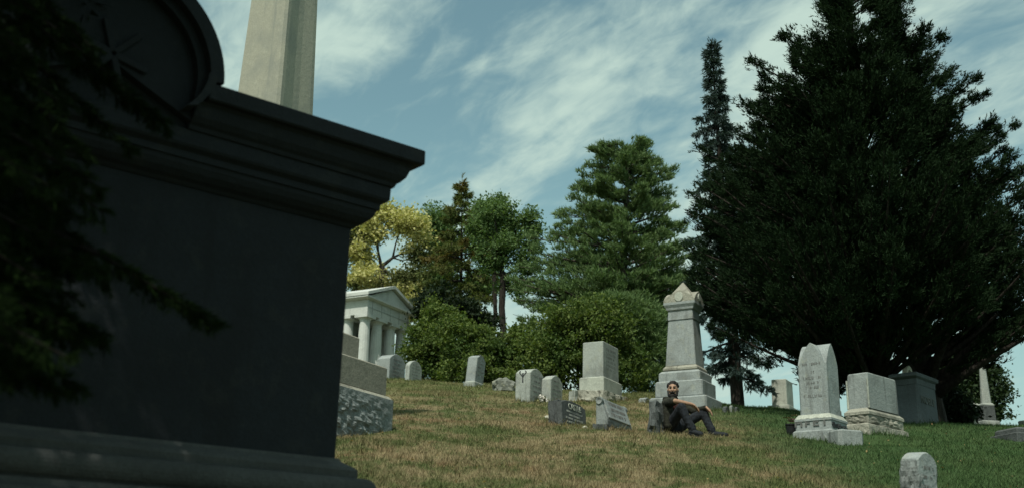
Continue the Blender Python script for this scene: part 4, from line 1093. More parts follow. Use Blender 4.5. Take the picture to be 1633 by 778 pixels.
# spreading bare limbs under the crown on the right
for (a, m_, b, r0) in (((1490, 640), (1500, 590), (1560, 540), 0.16), ((1492, 632), (1540, 590), (1640, 535), 0.12), ((1480, 620), (1490, 570), (1520, 520), 0.15), ((1505, 600), (1560, 590), (1660, 520), 0.08), ((1400, 610), (1370, 580), (1300, 540), 0.11), ((1390, 600), (1420, 570), (1440, 500), 0.10), ((1460, 600), (1440, 570), (1400, 520), 0.10), ((1470, 590), (1530, 560), (1590, 500), 0.09), ((1510, 620), (1525, 600), (1545, 560), 0.05), ((1520, 600), (1580, 570), (1620, 545), 0.04), ((1395, 610), (1340, 590), (1270, 560), 0.06)):
    yy = YB+NR.uniform(-0.8, 0.8)
    wood.append((bez(A3(at(*a, YB+0.4)), A3(at(*m_, yy)), A3(at(*b, yy-0.5)), 9), np.linspace(r0, r0*0.35, 9)))
lb_ = A3(at(1492, 648, YB+0.4)); lb_[2] = ground(lb_[0], lb_[1])-0.1
wood.append((np.stack([lb_, A3(at(1486, 625, YB+0.4)), A3(at(1500, 600, YB+0.3))]), np.array([0.26, 0.2, 0.15])))
CC, OO = [], []
while len(CC) < 360:
    py = NR.uniform(-60, 525); lx_, rx_ = np.interp(py, ROWS, LX), np.interp(py, ROWS, RX); cxp = np.clip((lx_+rx_)/2, 1380, 1440); th = NR.uniform(0, 2*np.pi)
    if math.sin(th) < 0 and NR.random() < 0.5: th = -th
    half = (rx_-cxp) if math.cos(th) > 0 else (cxp-lx_); rr_ = NR.uniform(0.25, 0.78)
    px = cxp+half*math.cos(th)*rr_
    if (py > 515 and math.cos(th) > 0.2) or (py > 490 and math.sin(th) > 0.1) or (py < 55 and 1352 < px < 1396): continue
    if math.sin(th) < 0 and px < 1300 and py > 330: continue
    CC.append(A3(at(px, py, YB-half/ppm*(1.12 if math.sin(th) > 0 else 0.55)*math.sin(th)*rr_))); OO.append([math.cos(th), -math.sin(th), 0.25])
S_, D_, L_ = pads(np.array(CC), unit(np.array(OO)), 34, (0.24, 0.24, 0.17), 0.24)
SS.append(S_); DD.append(D_); LL.append(L_)
S, D, L = np.concatenate(SS), np.concatenate(DD), np.concatenate(LL)
lm = needles(S, D, L, 9, 0.075, 0.022, 0.6, lift=0.08, jitter=0.012)
tree('evergreen_tree', (B1[0], B1[1], B1[2]), 'huge dark evergreen with spreading limbs and a ragged crown on the right', 'tree', tubes(wood, 7), lm, 'bark_dark', 'leaf_yew')
print('yew tris', len(lm[1]))

# ---- tall narrow blue spruce
def spruce(base, top, prof, n_br, label, mat, seed_tw=26, needle=(0.11, 0.022), droop=0.35, nper=13, trunk=0.22, name='spruce_tree', group=None, lowest=0.08):
    H = top-base; wood = [(bez(base-np.array([0, 0, 0.3]), base+H*0.5, top, 10), np.linspace(trunk, 0.012, 10))]; SS, DD, LL = [], [], []
    hl = np.linalg.norm(H)
    for k in range(n_br):
        f = lowest+(0.985-lowest)*((k+NR.random())/n_br); th = k*2.399+NR.uniform(-.4, .4)
        r = envelope(prof, f*hl)*NR.uniform(0.45, 1.22)
        root = base+H*f; tip = root+np.array([math.cos(th)*r, math.sin(th)*r, -droop*r+0.05])
        wd_, S, D, L = fan(root, tip, 0.12*r, 4+int(5*r), int(seed_tw*0.3), 0.30, 0.20, 0.12, lift=-0.30, rise=-0.25)
        wood.extend(wd_); SS.append(S); DD.append(D); LL.append(L)
    S = np.linspace(0.9, 1.0, 10)[:, None]*H+base; SS.append(S); DD.append(unit(rnd_unit(10)+np.array([[0, 0, 1.0]]))); LL.append(np.full(10, 0.2))
    lm = needles(np.concatenate(SS), np.concatenate(DD), np.concatenate(LL), nper, needle[0], needle[1], 0.6)
    return tree(name, base, label, 'tree', tubes(wood, 6), lm, 'bark_dark', mat, group)
b = A3(at(1178, 656, 33.5)); tp = A3(at(1134, 66, 33.5))
spruce(b, tp, [(0, 0.9), (1.2, 1.05), (2.5, 1.3), (5.5, 1.35), (7.4, 0.95), (8.0, 0.55), (9.0, 0.62), (10.0, 0.48), (10.8, 0.3), (11.4, 0.08)], 92, 'tall thin blue-grey spruce rising beside the dark evergreen', 'leaf_spruce', seed_tw=34, nper=15, needle=(0.10, 0.026))
# ---- white pine in the middle
YP = 42.0
b = A3(at(985, 612, YP)); tp = A3(at(1003, 232, YP)); pp = FPX/(YP*math.cos(PITCH)+3)
PR = np.array([225, 245, 300, 350, 400, 440, 480, 520, 560]); PLX = np.array([985, 922, 900, 862, 826, 802, 800, 815, 850]); PRX = np.array([1035, 1058, 1078, 1100, 1118, 1130, 1130, 1120, 1100])
wood = [(bez(b, (b+tp)/2, tp, 12), np.linspace(0.30, 0.04, 12))]; SS, DD, LL = [], [], []
for k in range(240):
    f = (k+NR.random())/170; py = 228+f**0.9*330 if k < 170 else NR.uniform(410, 555)
    lx_, rx_ = np.interp(py, PR, PLX), np.interp(py, PR, PRX); th = k*2.399+NR.uniform(-.5, .5)
    cxp = np.interp(py, [225, 612], [1003, 985]); half = (rx_-cxp) if math.cos(th) > 0 else (cxp-lx_)
    rr_ = NR.uniform(0.62, 1.08)
    tip = A3(at(cxp+half*math.cos(th)*rr_, py+NR.uniform(-16, 16), YP-half/pp*math.sin(th)*rr_*0.9))
    hz_ = np.hypot(tip[0]-b[0], tip[1]-b[1]); z0 = min(tip[2]-0.12*hz_-0.05, tp[2]-0.2)
    fz = np.clip((z0-b[2])/(tp[2]-b[2]), 0.04, 0.98); root = b+(tp-b)*fz
    wood.append((bez(root, (root+tip)/2+np.array([0, 0, -0.06*hz_]), tip, 8), np.linspace(0.022+0.016*hz_, 0.006, 8)))
    S, D, L = plume_pads(root, tip, -0.06*hz_, 32, 0.24+0.05*hz_, 0.13, (0.42, 0.56, 0.68, 0.78, 0.87, 0.95), flat=0.30, up=0.8)
    SS.append(S); DD.append(D); LL.append(L)
lm = needles(np.concatenate(SS), np.concatenate(DD), np.concatenate(LL), 9, 0.15, 0.030, 0.9, lift=0.3)
print('pine tris', len(lm[1]))
tree('pine_tree', b, 'broad mid-green pine with layered plumes in the centre behind the shrubs', 'tree', tubes(wood, 6), lm, 'bark', 'leaf_pine')

# ---- broadleaf trees: clumps of leaves joined back to the trunk along shortest paths
def broadleaf(name, base, lobes, n_cl, n_lf, lsz, label, mw, ml, trunk=0.2, clump=0.5, fork=None, group=None, up=0.4, flat=0.7, cat='tree', shell=0.0, stems=True):
    """lobes = [(centre, (rx, ry, rz))]"""
    C = []
    vol = np.array([r[0]*r[1]*r[2] for _, r in lobes])**0.75; vol = vol/vol.sum()
    for (c, r), v in zip(lobes, vol):
        n = max(3, int(round(n_cl*v))); u = rnd_unit(n); q = (shell+(1-shell)*NR.random((n, 1)))**(1/2.4)
        C.append(np.asarray(c)+u*q*np.asarray(r))
    C = np.concatenate(C)
    if cat == 'shrub': C = C+NR.normal(size=C.shape)*np.array([0.16, 0.16, 0.16])*(NR.random((len(C), 1)) < 0.5)+np.array([[0, 0, 1.0]])*(NR.random((len(C), 1)) < 0.08)*NR.random((len(C), 1))*0.6
    nodes = [np.asarray(base, float)]; par = [-1]; leafn = []
    if fork is not None:
        for p in fork: nodes.append(np.asarray(p, float)); par.append(len(nodes)-2)
    order = np.argsort(np.linalg.norm(C-nodes[-1], axis=1))
    dist = [0.0]
    for i in range(1, len(nodes)): dist.append(dist[par[i]]+np.linalg.norm(nodes[i]-nodes[par[i]]))
    for i in order:
        c = C[i]; Nn = np.array(nodes); d = np.linalg.norm(Nn-c, axis=1)
        cost = d+0.45*np.array(dist)+np.where(Nn[:, 2] > c[2]+0.2, 0.5, 0)
        if fork is not None: cost[:len(fork)] += 3.0
        j = int(np.argmin(cost)); a = nodes[j]
        mid = a+(c-a)*0.5+NR.normal(size=3)*0.07*d[j]+np.array([0, 0, -0.05*d[j]])
        nodes.append(mid); par.append(j); dist.append(dist[j]+d[j]/2)
        nodes.append(c); par.append(len(nodes)-2); dist.append(dist[j]+d[j]); leafn.append(len(nodes)-1)
    cnt = np.zeros(len(nodes)); cnt[leafn] = 1
    for i in range(len(nodes)-1, 0, -1): cnt[par[i]] += cnt[i]
    rad = trunk*np.sqrt(cnt/cnt[0])**1.15
    paths = []
    for i in range(1, len(nodes)):
        r0 = min(rad[par[i]], rad[i]*1.6) if par[i] > 0 else rad[i]*1.25
        paths.append((np.stack([nodes[par[i]], nodes[i]]), np.array([max(r0, 0.008), max(rad[i], 0.006)])))
    P = np.repeat(C, n_lf, 0)+NR.normal(size=(len(C)*n_lf, 3))*np.array([clump, clump, clump*flat])*(0.6+0.5*NR.random((len(C)*n_lf, 1)))
    lm = leaves(P, lsz, lsz*0.62, up)
    return tree(name, base, label, cat, tubes(paths, 6) if stems else None, lm, mw, ml, group)
def lobe(px, py, Y, rx, rz, ry=None):
    k = (Y*math.cos(PITCH)+3)/FPX
    return A3(at(px, py, Y)), (rx*k, (ry or rx)*k, rz*k)
def gpt(px, Y, dz=-0.2):
    p = A3(at(px, 600, Y)); p[2] = ground(p[0], p[1])+dz; return p
Y = 60
broadleaf('yellow_tree', gpt(610, Y), [lobe(590, 365, Y, 34, 30), lobe(655, 360, Y, 30, 28), lobe(620, 340, Y, 26, 16), lobe(560, 400, Y, 34, 30), lobe(668, 400, Y, 22, 34), lobe(590, 445, Y, 44, 22), lobe(650, 450, Y, 34, 28), lobe(520, 380, Y, 30, 40), lobe(665, 470, Y, 20, 16)], 230, 130, 0.17,
          'tree covered in pale yellow blossom above the mausoleum', 'bark', 'leaf_yellow', trunk=0.2, clump=0.3, fork=[A3(at(609, 470, Y)), A3(at(608, 425, Y))])
b = gpt(737, 56.0); tp = A3(at(737, 284, 56.0))
hl_ = float(np.linalg.norm(tp-b))
spruce(b, tp, [(0, 2.0), (hl_-9, 2.3), (hl_-6.2, 2.3), (hl_-3.8, 1.75), (hl_-2.2, 1.0), (hl_-1.4, 0.5), (hl_-0.9, 0.30), (hl_, 0.08)], 74, 'rusty green conifer with brown-tinged sprays and a thin dark tip right of the yellow tree', 'leaf_rust', seed_tw=26, needle=(0.17, 0.045), droop=0.12, nper=13, trunk=0.22, lowest=0.2, name='rusty_conifer')
Y = 64
broadleaf('green_tree', gpt(705, Y), [lobe(702, 352, Y, 30, 22), lobe(682, 372, Y, 24, 24), lobe(712, 395, Y, 34, 34), lobe(770, 345, Y, 22, 22), lobe(765, 390, Y, 26, 30), lobe(700, 450, Y, 36, 34), lobe(770, 450, Y, 30, 30)], 220, 120, 0.17, 'dark green tree crown between the yellow and rusty trees', 'bark', 'leaf_green', trunk=0.16, clump=0.38, fork=[A3(at(705, 450, Y))])
Y = 50
broadleaf('airy_tree', gpt(800, Y), [lobe(795, 345, Y, 32, 26), lobe(835, 355, Y, 26, 24), lobe(768, 370, Y, 20, 34), lobe(815, 395, Y, 40, 30), lobe(852, 385, Y, 16, 24), lobe(780, 420, Y, 24, 24), lobe(845, 430, Y, 22, 18), lobe(820, 455, Y, 30, 16)], 160, 85, 0.14,
          'airy bright green tree with dark forked trunks against the sky', 'bark_dark', 'leaf_green', trunk=0.17, clump=0.22, fork=[A3(at(803, 530, Y)), A3(at(800, 490, Y)), A3(at(803, 440, Y))])
# tall straight stem beside it
Y = 53
broadleaf('airy_tree', gpt(768, Y), [lobe(792, 330, Y, 18, 14), lobe(770, 345, Y, 16, 22), lobe(808, 370, Y, 16, 20)], 60, 75, 0.15, 'slender green tree with one straight trunk behind the airy tree', 'bark_dark', 'leaf_green', trunk=0.12, clump=0.28, fork=[A3(at(790, 500, Y)), A3(at(787, 400, Y))])
# ---- shrubs along the crest
def shrub(name, base, lobes, n_cl, n_lf, lsz, label, ml, clump=0.22, **kw):
    return broadleaf(name, base, lobes, n_cl, n_lf, lsz, label, 'bark_dark', ml, trunk=0.09, clump=clump*0.8, cat='shrub', shell=0.35, **kw)
Y = 36
shrub('shrub', gpt(930, 35.5), [lobe(915, 540, Y, 70, 48), lobe(930, 510, Y, 55, 32), lobe(965, 545, Y, 50, 55), lobe(870, 570, Y, 50, 38), lobe(930, 590, Y, 80, 28), lobe(1000, 590, Y, 26, 30)], 380, 95, 0.105, 'big rounded green shrub behind the middle block monument', 'leaf_shrub')
Y = 40
shrub('shrub', gpt(760, 40), [lobe(760, 560, Y, 50, 32), lobe(800, 570, Y, 44, 32), lobe(730, 545, Y, 40, 36), lobe(835, 560, Y, 40, 40), lobe(770, 595, Y, 70, 18)], 270, 95, 0.115, 'long low green shrub behind the leaning headstone', 'leaf_shrub')
Y = 43
shrub('shrub', gpt(690, 43), [lobe(690, 545, Y, 40, 42), lobe(672, 575, Y, 30, 30), lobe(710, 580, Y, 36, 26), lobe(700, 510, Y, 30, 24)], 210, 95, 0.115, 'dark olive shrub at the right end of the mausoleum', 'leaf_shrub')
Y = 46
shrub('shrub', gpt(685, 46.5), [lobe(690, 490, Y, 34, 26), lobe(730, 500, Y, 34, 20), lobe(760, 515, Y, 24, 16)], 90, 80, 0.17, 'dark shrub mass under the rusty tree', 'leaf_bush', clump=0.3)
Y = 38
b = gpt(1030, 38)
SS, DD, LL, wood = [], [], [], [(np.stack([b, A3(at(1030, 520, 38))]), np.array([0.14, 0.05]))]
for (c, r) in (lobe(1020, 515, Y, 36, 30), lobe(1035, 560, Y, 30, 36), lobe(1000, 500, Y, 30, 22), lobe(1040, 605, Y, 34, 28), lobe(975, 490, Y, 30, 14)):
    n = 420; u = rnd_unit(n); P = np.asarray(c)+u*np.asarray(r)*(0.55+0.45*NR.random((n, 1)))
    SS.append(P); DD.append(unit(u+np.array([[0, 0, 0.5]]))); LL.append(np.full(n, 0.22))
    wood.append((np.stack([A3(at(1030, 560, 38)), np.asarray(c)]), np.array([0.06, 0.02])))
lm = needles(np.concatenate(SS), np.concatenate(DD), np.concatenate(LL), 22, 0.17, 0.03, 0.8, jitter=0.05)
tree('juniper', b, 'dense blue-green juniper between the big shrub and the tall monument', 'shrub', tubes(wood), lm, 'bark_dark', 'leaf_pine')
# ---- right-hand background
Y = 44
broadleaf('green_tree', gpt(1550, Y), [lobe(1530, 585, Y, 34, 30), lobe(1570, 600, Y, 26, 34), lobe(1590, 625, Y, 16, 22), lobe(1545, 630, Y, 44, 30), lobe(1585, 655, Y, 18, 16), lobe(1500, 610, Y, 24, 30)], 220, 70, 0.14, 'rounded dark green tree behind the slim obelisk on the far right', 'bark_dark', 'leaf_far', trunk=0.16, clump=0.24, fork=[A3(at(1550, 650, Y))])
Y = 27.5
shrub('shrub', gpt(1525, Y), [lobe(1520, 655, Y, 26, 20), lobe(1540, 662, Y, 18, 14), lobe(1510, 635, Y, 16, 18)], 90, 75, 0.09, 'dark low bush between the shaded tomb and the roofed tomb', 'leaf_bush', clump=0.14)
Y = 31
shrub('shrub', gpt(1337, 31), [lobe(1336, 607, Y, 6, 10), lobe(1334, 622, Y, 5, 8)], 14, 60, 0.08, 'dark sprig behind the right side of the gabled marker', 'leaf_bush', clump=0.07)

# ---- conifer hanging into the picture on the left, close to the camera
TB = np.array([-4.1, 3.0, ground(-4.1, 3.0)]); TT = TB+np.array([0.3, 0.3, 12.0])
wood = [(bez(TB-np.array([0, 0, 0.4]), (TB+TT)/2, TT, 12), np.linspace(0.32, 0.03, 12))]; SS, DD, LL = [], [], []; S2, D2, L2 = [], [], []
def fore(tip, up=0.5, n_tw=150, tl=0.20, start=0.25, fine=True):
    hz_ = np.linalg.norm(tip[:2]-TB[:2]); z0 = max(TB[2]+0.8, tip[2]+up); root = TB+(TT-TB)*((z0-TB[2])/12.0)
    ax, S, D, L = plume(root, tip, 0.25+0.1*hz_, n_tw, tl, start)
    D = unit(D+np.array([[0, 0, -0.35]]))
    wood.append((ax, np.linspace(0.03, 0.004, 8)))
    (SS if fine else S2).append(S); (DD if fine else D2).append(D); (LL if fine else L2).append(L)
for px, py, Yd in ((272, 208, 4.7), (250, 192, 4.75), (205, 235, 4.6), (345, 517, 4.5), (312, 500, 4.5), (160, 110, 4.6), (130, 60, 4.6), (80, 50, 4.5), (110, 170, 4.3), (50, 130, 4.2), (140, 250, 4.2), (70, 250, 4.1), (20, 60, 4.0), (165, 340, 4.2), (100, 340, 4.0), (30, 320, 3.9), (175, 450, 4.2), (120, 440, 4.1), (50, 430, 3.9), (170, 540, 4.2), (140, 540, 4.1), (80, 530, 4.0), (20, 520, 3.8), (130, 620, 4.0), (70, 610, 3.9), (20, 610, 3.8), (10, 190, 3.8), (0, 420, 3.7), (130, 390, 4.3), (80, 470, 4.2), (50, 570, 4.1)):
    fore(A3(at(px, py, Yd)), up=NR.uniform(0.3, 0.9), n_tw=170 if px < 200 else 90, tl=0.13, start=0.25 if px < 200 else 0.72)
    if px < 180:
        for q in range(2): fore(A3(at(px-NR.uniform(0, 60), py+NR.uniform(-50, 50), Yd-NR.uniform(0.1, 0.5))), up=NR.uniform(0.3, 0.9), n_tw=120, tl=0.13)
lm1 = needles(np.concatenate(SS), np.concatenate(DD), np.concatenate(LL), 30, 0.034, 0.0045, 0.8)
for k in range(190):         # the rest of the crown, above and beside the picture
    z = NR.uniform(3.6, 11.5); th = NR.uniform(0, 2*np.pi); r = np.interp(z, [3.6, 5.5, 8, 12], [1.8, 3.0, 2.7, 0.4])*NR.uniform(0.6, 1.05)
    tip = np.array([TB[0]+0.9+math.cos(th)*r, TB[1]+1.0+math.sin(th)*r, TB[2]+z])
    q = proj(tip)
    if tip[1] > 0.5 and q[0] > 250 and q[1] > -140: continue
    near_gap = False
    for g_ in ((262, 200, 4.7), (325, 505, 4.4), (200, 230, 4.5)):      # gaps that let the sun through
        a_ = A3(at(*g_)); v_ = tip-a_; s_ = np.array(sdir); near_gap |= bool(np.linalg.norm(v_-s_*np.dot(v_, s_)) < 0.45)
    if near_gap: continue
    fore(tip, up=0.6, n_tw=60, tl=0.45, fine=False)
lm2 = needles(np.concatenate(S2), np.concatenate(D2), np.concatenate(L2), 12, 0.16, 0.035, 0.8)
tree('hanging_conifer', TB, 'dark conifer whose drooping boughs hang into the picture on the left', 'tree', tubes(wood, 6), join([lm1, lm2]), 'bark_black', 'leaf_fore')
print('fore tris', len(lm1[1])+len(lm2[1]))
# ------------------------------------------------------------------ the seated man
_b = bmesh.new(); bmesh.ops.create_icosphere(_b, subdivisions=2, radius=1.0)
ICO = (np.array([v.co[:] for v in _b.verts]), np.array([[v.index for v in f.verts] for f in _b.faces])); _b.free()
def blobs(items, voxel, name, mat, parent, smooth=4):
    """items: capsules (p0, r0, p1, r1) or ellipsoids (c, (rx, ry, rz), yaw); fused into one skin"""
    V, Fc, o = [], [], 0
    for it in items:
        if len(it) == 4:
            p0, r0, p1, r1 = np.array(it[0], float), it[1], np.array(it[2], float), it[3]
            n = max(1, int(np.linalg.norm(p1-p0)/(0.5*min(r0, r1)))+1)
            for k in range(n+1):
                f = k/n; V.append(ICO[0]*(r0+(r1-r0)*f)+p0+(p1-p0)*f); Fc.append(ICO[1]+o); o += len(ICO[0])
        else:
            c, r, yw = it
            R3 = np.array(Matrix.Rotation(yw, 3, 'Z')); V.append((ICO[0]*np.array(r))@R3.T+np.array(c)); Fc.append(ICO[1]+o); o += len(ICO[0])
    V = np.concatenate(V); Fc = np.concatenate(Fc)
    me = bpy.data.meshes.new(name+'_raw'); me.from_pydata(V.tolist(), [], Fc.tolist())
    tmp = bpy.data.objects.new(name+'_raw', me); COL.objects.link(tmp)
    rm = tmp.modifiers.new('r', 'REMESH'); rm.mode = 'VOXEL'; rm.voxel_size = voxel
    sm = tmp.modifiers.new('s', 'SMOOTH'); sm.iterations = smooth; sm.factor = 0.5
    dg = bpy.context.evaluated_depsgraph_get(); dg.update()
    out = bpy.data.meshes.new_from_object(tmp.evaluated_get(dg)); out.name = name
    bpy.data.objects.remove(tmp); bpy.data.meshes.remove(me)
    out.materials.clear(); out.polygons.foreach_set('use_smooth', [True]*len(out.polygons))
    return link(name, out, mat, parent)
po = hit(1078, 690)
man = empty('person', po, 0.0, 'person in dark jacket and jeans sitting on the grass with arms on raised knees', 'person')
man.scale = (1.08, 1.08, 1.07)
M['skin'] = plain('skin', (0.31, 0.185, 0.125), 0.55, 0.12, 60); M['jacket'] = plain('dark_olive_cloth', (0.020, 0.021, 0.015), 0.95, 0.45, 26)
M['jeans'] = plain('black_denim', (0.013, 0.016, 0.021), 0.95, 0.5, 30); M['boot'] = plain('black_leather', (0.009, 0.012, 0.016), 0.7, 0.3, 40, 0.2)
M['hair'] = plain('dark_hair', (0.012, 0.010, 0.009), 0.7, 0.4, 90); M['shirt'] = plain('dark_red_shirt', (0.05, 0.02, 0.018), 0.9, 0.4, 30)
J = dict(pel=(-0.04, 0.05, 0.12), sp=(-0.06, 0.07, 0.28), ch=(-0.02, 0.05, 0.42), nk=(-0.01, 0.02, 0.50),
         rs=(-0.150, -0.07, 0.440), re=(-0.055, -0.33, 0.435), rw=(0.185, -0.33, 0.395),
         ls=(0.140, 0.14, 0.440), le=(0.30, 0.07, 0.345), lw=(0.455, -0.09, 0.385),
         rh=(-0.09, -0.02, 0.10), rk=(0.035, -0.37, 0.335), ra=(0.185, -0.40, -0.02), rt=(0.295, -0.47, -0.075),
         lh=(0.05, 0.10, 0.11), lk=(0.425, -0.02, 0.315), la=(0.525, -0.12, 0.0), ltoe=(0.715, -0.20, -0.045))
HC = Vector((-0.040, -0.040, 0.642)); fh = Vector((-0.22, -0.975, 0)).normalized(); rhx = Vector((0.975, -0.22, 0)); yaw = math.atan2(fh.y, fh.x)+math.pi/2
def hd(f, r, z): return HC+fh*f+rhx*r+Vector((0, 0, z))
def hand(w, fwd, down, side, curl=0.5):
    """palm, four unequal bent fingers and a thumb from the side of the palm"""
    w, fwd, down, side = map(Vector, (w, fwd, down, side)); out = []
    palm = w+fwd*0.045+down*0.03
    out.append((w, 0.024, palm, 0.027))
    for k, ln in enumerate((0.070, 0.080, 0.075, 0.058)):
        o = side*(0.028-0.0187*k); a = palm+o+fwd*0.018; b = a+(fwd*(1-curl)+down*curl*1.2).normalized()*ln*0.55; c = b+(fwd*(0.35-curl*0.5)+down).normalized()*ln*0.5
        out.append((w+fwd*0.03+o*0.6+down*0.015, 0.017, a, 0.012)); out.append((a, 0.0115, b, 0.0105)); out.append((b, 0.0105, c, 0.0085))
    tb = w+fwd*0.02+side*0.028; t1 = tb+(side*0.5+fwd*0.6+down*0.5).normalized()*0.04; t2 = t1+(fwd*0.5+down).normalized()*0.03
    out += [(tb, 0.016, t1, 0.0125), (t1, 0.012, t2, 0.010)]
    return out
body = [(J['pel'], 0.12, J['sp'], 0.115), (J['sp'], 0.115, J['ch'], 0.115), (J['rs'], 0.05, J['ls'], 0.05), (J['ch'], 0.07, J['nk'], 0.055), (J['nk'], 0.052, tuple(hd(-0.02, 0, -0.08)), 0.052),
        (J['rs'], 0.045, J['re'], 0.040), (J['re'], 0.040, J['rw'], 0.026), (J['ls'], 0.045, J['le'], 0.040), (J['le'], 0.038, J['lw'], 0.026),
        (J['rh'], 0.075, J['rk'], 0.052), (J['rk'], 0.052, J['ra'], 0.036), (J['lh'], 0.075, J['lk'], 0.052), (J['lk'], 0.052, J['la'], 0.036),
        (J['ra'], 0.034, J['rt'], 0.028), (J['la'], 0.034, J['ltoe'], 0.028),
        (hd(-0.012, 0, 0.03), (0.076, 0.094, 0.098), yaw), (hd(0.02, 0, -0.045), (0.062, 0.07, 0.072), yaw), (hd(0.045, 0, -0.085), (0.038, 0.035, 0.03), yaw),
        (tuple(hd(0.085, 0, 0.03)), 0.012, tuple(hd(0.108, 0, -0.012)), 0.016), (tuple(hd(0.076, -0.035, 0.048)), 0.014, tuple(hd(0.076, 0.035, 0.048)), 0.014),
        (hd(-0.01, -0.078, 0.005), (0.012, 0.022, 0.032), yaw), (hd(-0.01, 0.078, 0.005), (0.012, 0.022, 0.032), yaw), (tuple(hd(0.06, -0.038, -0.005)), 0.026, tuple(hd(0.06, 0.038, -0.005)), 0.026)]
body += hand(J['rw'], (0.90, 0.05, -0.30), (0.35, 0.0, -0.93), (0.2, -0.95, 0.0), 0.5)
body += hand(J['lw'], (0.75, -0.30, -0.45), (0.25, -0.05, -0.96), (-0.35, -0.9, 0.0), 0.6)
blobs(body, 0.0058, 'body', M['skin'], man, 3)
shirt = [(J['sp'], 0.13, J['ch'], 0.128), ((-0.02, -0.0, 0.40), 0.10, (0.0, 0.0, 0.46), 0.07), (J['nk'], 0.064, (-0.015, 0.01, 0.525), 0.062)]
blobs(shirt, 0.012, 'shirt', M['shirt'], man)
jk = [((-0.06, 0.06, 0.12), 0.15, J['sp'], 0.142), (J['sp'], 0.142, (-0.04, 0.07, 0.42), 0.13), (J['rs'], 0.075, J['ls'], 0.072), (J['rs'], 0.075, tuple(Vector(J['rs']).lerp(Vector(J['re']), 0.86)), 0.064),
      (J['ls'], 0.072, J['le'], 0.060), (J['le'], 0.060, tuple(Vector(J['le']).lerp(Vector(J['lw']), 0.86)), 0.046), ((-0.13, 0.05, 0.47), 0.055, (0.06, 0.12, 0.47), 0.05), ((-0.14, 0.0, 0.47), 0.05, (-0.135, -0.05, 0.46), 0.045),
      ((-0.12, -0.10, 0.10), 0.08, (-0.13, -0.08, 0.40), 0.085), ((0.12, 0.10, 0.15), 0.07, (0.10, 0.12, 0.40), 0.08), ((-0.15, 0.03, 0.50), 0.035, (-0.09, 0.09, 0.52), 0.04)]
for k in range(5): jk.append(((-0.13+0.012*k, -0.10+0.05*k, 0.16+0.05*k), (0.085, 0.03, 0.018), 0.4*k))
for k in range(3): jk.append((tuple(Vector(J['rs']).lerp(Vector(J['re']), 0.3+0.22*k)), (0.074, 0.022, 0.072), 0.25))
for k in range(3): jk.append((tuple(Vector(J['ls']).lerp(Vector(J['le']), 0.3+0.25*k)), (0.022, 0.066, 0.066), 0.3))
jk += [((-0.10, -0.06, 0.515), 0.032, (-0.15, 0.05, 0.525), 0.042), ((-0.15, 0.05, 0.525), 0.042, (0.02, 0.12, 0.52), 0.036)]
blobs(jk, 0.010, 'jacket', M['jacket'], man, 2)
tr = [((-0.04, 0.03, 0.10), 0.14, (0.0, 0.02, 0.12), 0.13), (J['rh'], 0.10, J['rk'], 0.072), (J['rk'], 0.070, tuple(Vector(J['rk']).lerp(Vector(J['ra']), 0.5)), 0.064), (tuple(Vector(J['rk']).lerp(Vector(J['ra']), 0.5)), 0.064, tuple(Vector(J['ra'])+Vector((0, 0, 0.03))), 0.058),
      (J['lh'], 0.10, J['lk'], 0.072), (J['lk'], 0.070, tuple(Vector(J['lk']).lerp(Vector(J['la']), 0.5)), 0.064), (tuple(Vector(J['lk']).lerp(Vector(J['la']), 0.5)), 0.064, tuple(Vector(J['la'])+Vector((0, 0, 0.03))), 0.058)]
tr2 = []
for (a, b) in (('rk', 'ra'), ('lk', 'la')):       # folds of cloth round the shins
    for k in range(4):
        c = Vector(J[a]).lerp(Vector(J[b]), 0.35+0.17*k); tr2.append((tuple(c), (0.067, 0.067, 0.018), 0.3*k))
blobs(tr+tr2, 0.010, 'trousers', M['jeans'], man, 3)
for a, t_ in (('ra', 'rt'), ('la', 'ltoe')):
    A_, T_ = Vector(J[a]), Vector(J[t_]); d_ = (T_-A_).normalized()
    bt = blobs([(tuple(A_+Vector((0, 0, 0.06))), 0.055, tuple(A_-d_*0.02-Vector((0, 0, 0.015))), 0.052), (tuple(A_+Vector((0, 0, -0.015))), 0.052, tuple(T_), 0.042), (tuple(A_.lerp(T_, 0.75)), 0.046, tuple(T_), 0.044)], 0.009, 'boot', M['boot'], man)
    bm = bmesh.new(); loft(bm, [(0.25, 0.085, -0.012), (0.26, 0.095, 0.0), (0.25, 0.09, 0.012)], 0.03)
    so_ = from_bm('sole', bm, M['boot'], bt); so_.location = A_.lerp(T_, 0.45)+Vector((0, 0, -0.052)); so_.rotation_euler = (0, -math.asin(max(-0.6, min(0.6, d_.z)))*0.8, math.atan2(d_.y, d_.x))
hr = [(hd(-0.030, 0, 0.062), (0.084, 0.092, 0.088), yaw)]
for k in range(46):
    u = Vector((NR.normal(), NR.normal(), abs(NR.normal())+0.15)).normalized(); 
    f_ = -u.y
    if f_ > 0.55 and u.z < 0.62: continue
    hr.append((hd(-0.030+0.086*f_, 0.078*u.x, 0.055+0.088*u.z), (0.026, 0.026, 0.023), 0.0))
blobs(hr, 0.008, 'hair', M['hair'], man, 1)
bd = [(hd(0.035, 0, -0.085), (0.066, 0.062, 0.052), yaw), (tuple(hd(0.0, -0.066, -0.005)), 0.022, tuple(hd(0.03, -0.052, -0.07)), 0.030), (tuple(hd(0.0, 0.066, -0.005)), 0.022, tuple(hd(0.03, 0.052, -0.07)), 0.030),
      (tuple(hd(0.088, -0.03, -0.040)), 0.014, tuple(hd(0.092, 0.03, -0.040)), 0.014), (hd(0.055, 0, -0.115), (0.045, 0.04, 0.035), yaw)]
blobs(bd, 0.007, 'beard', M['hair'], man, 1)
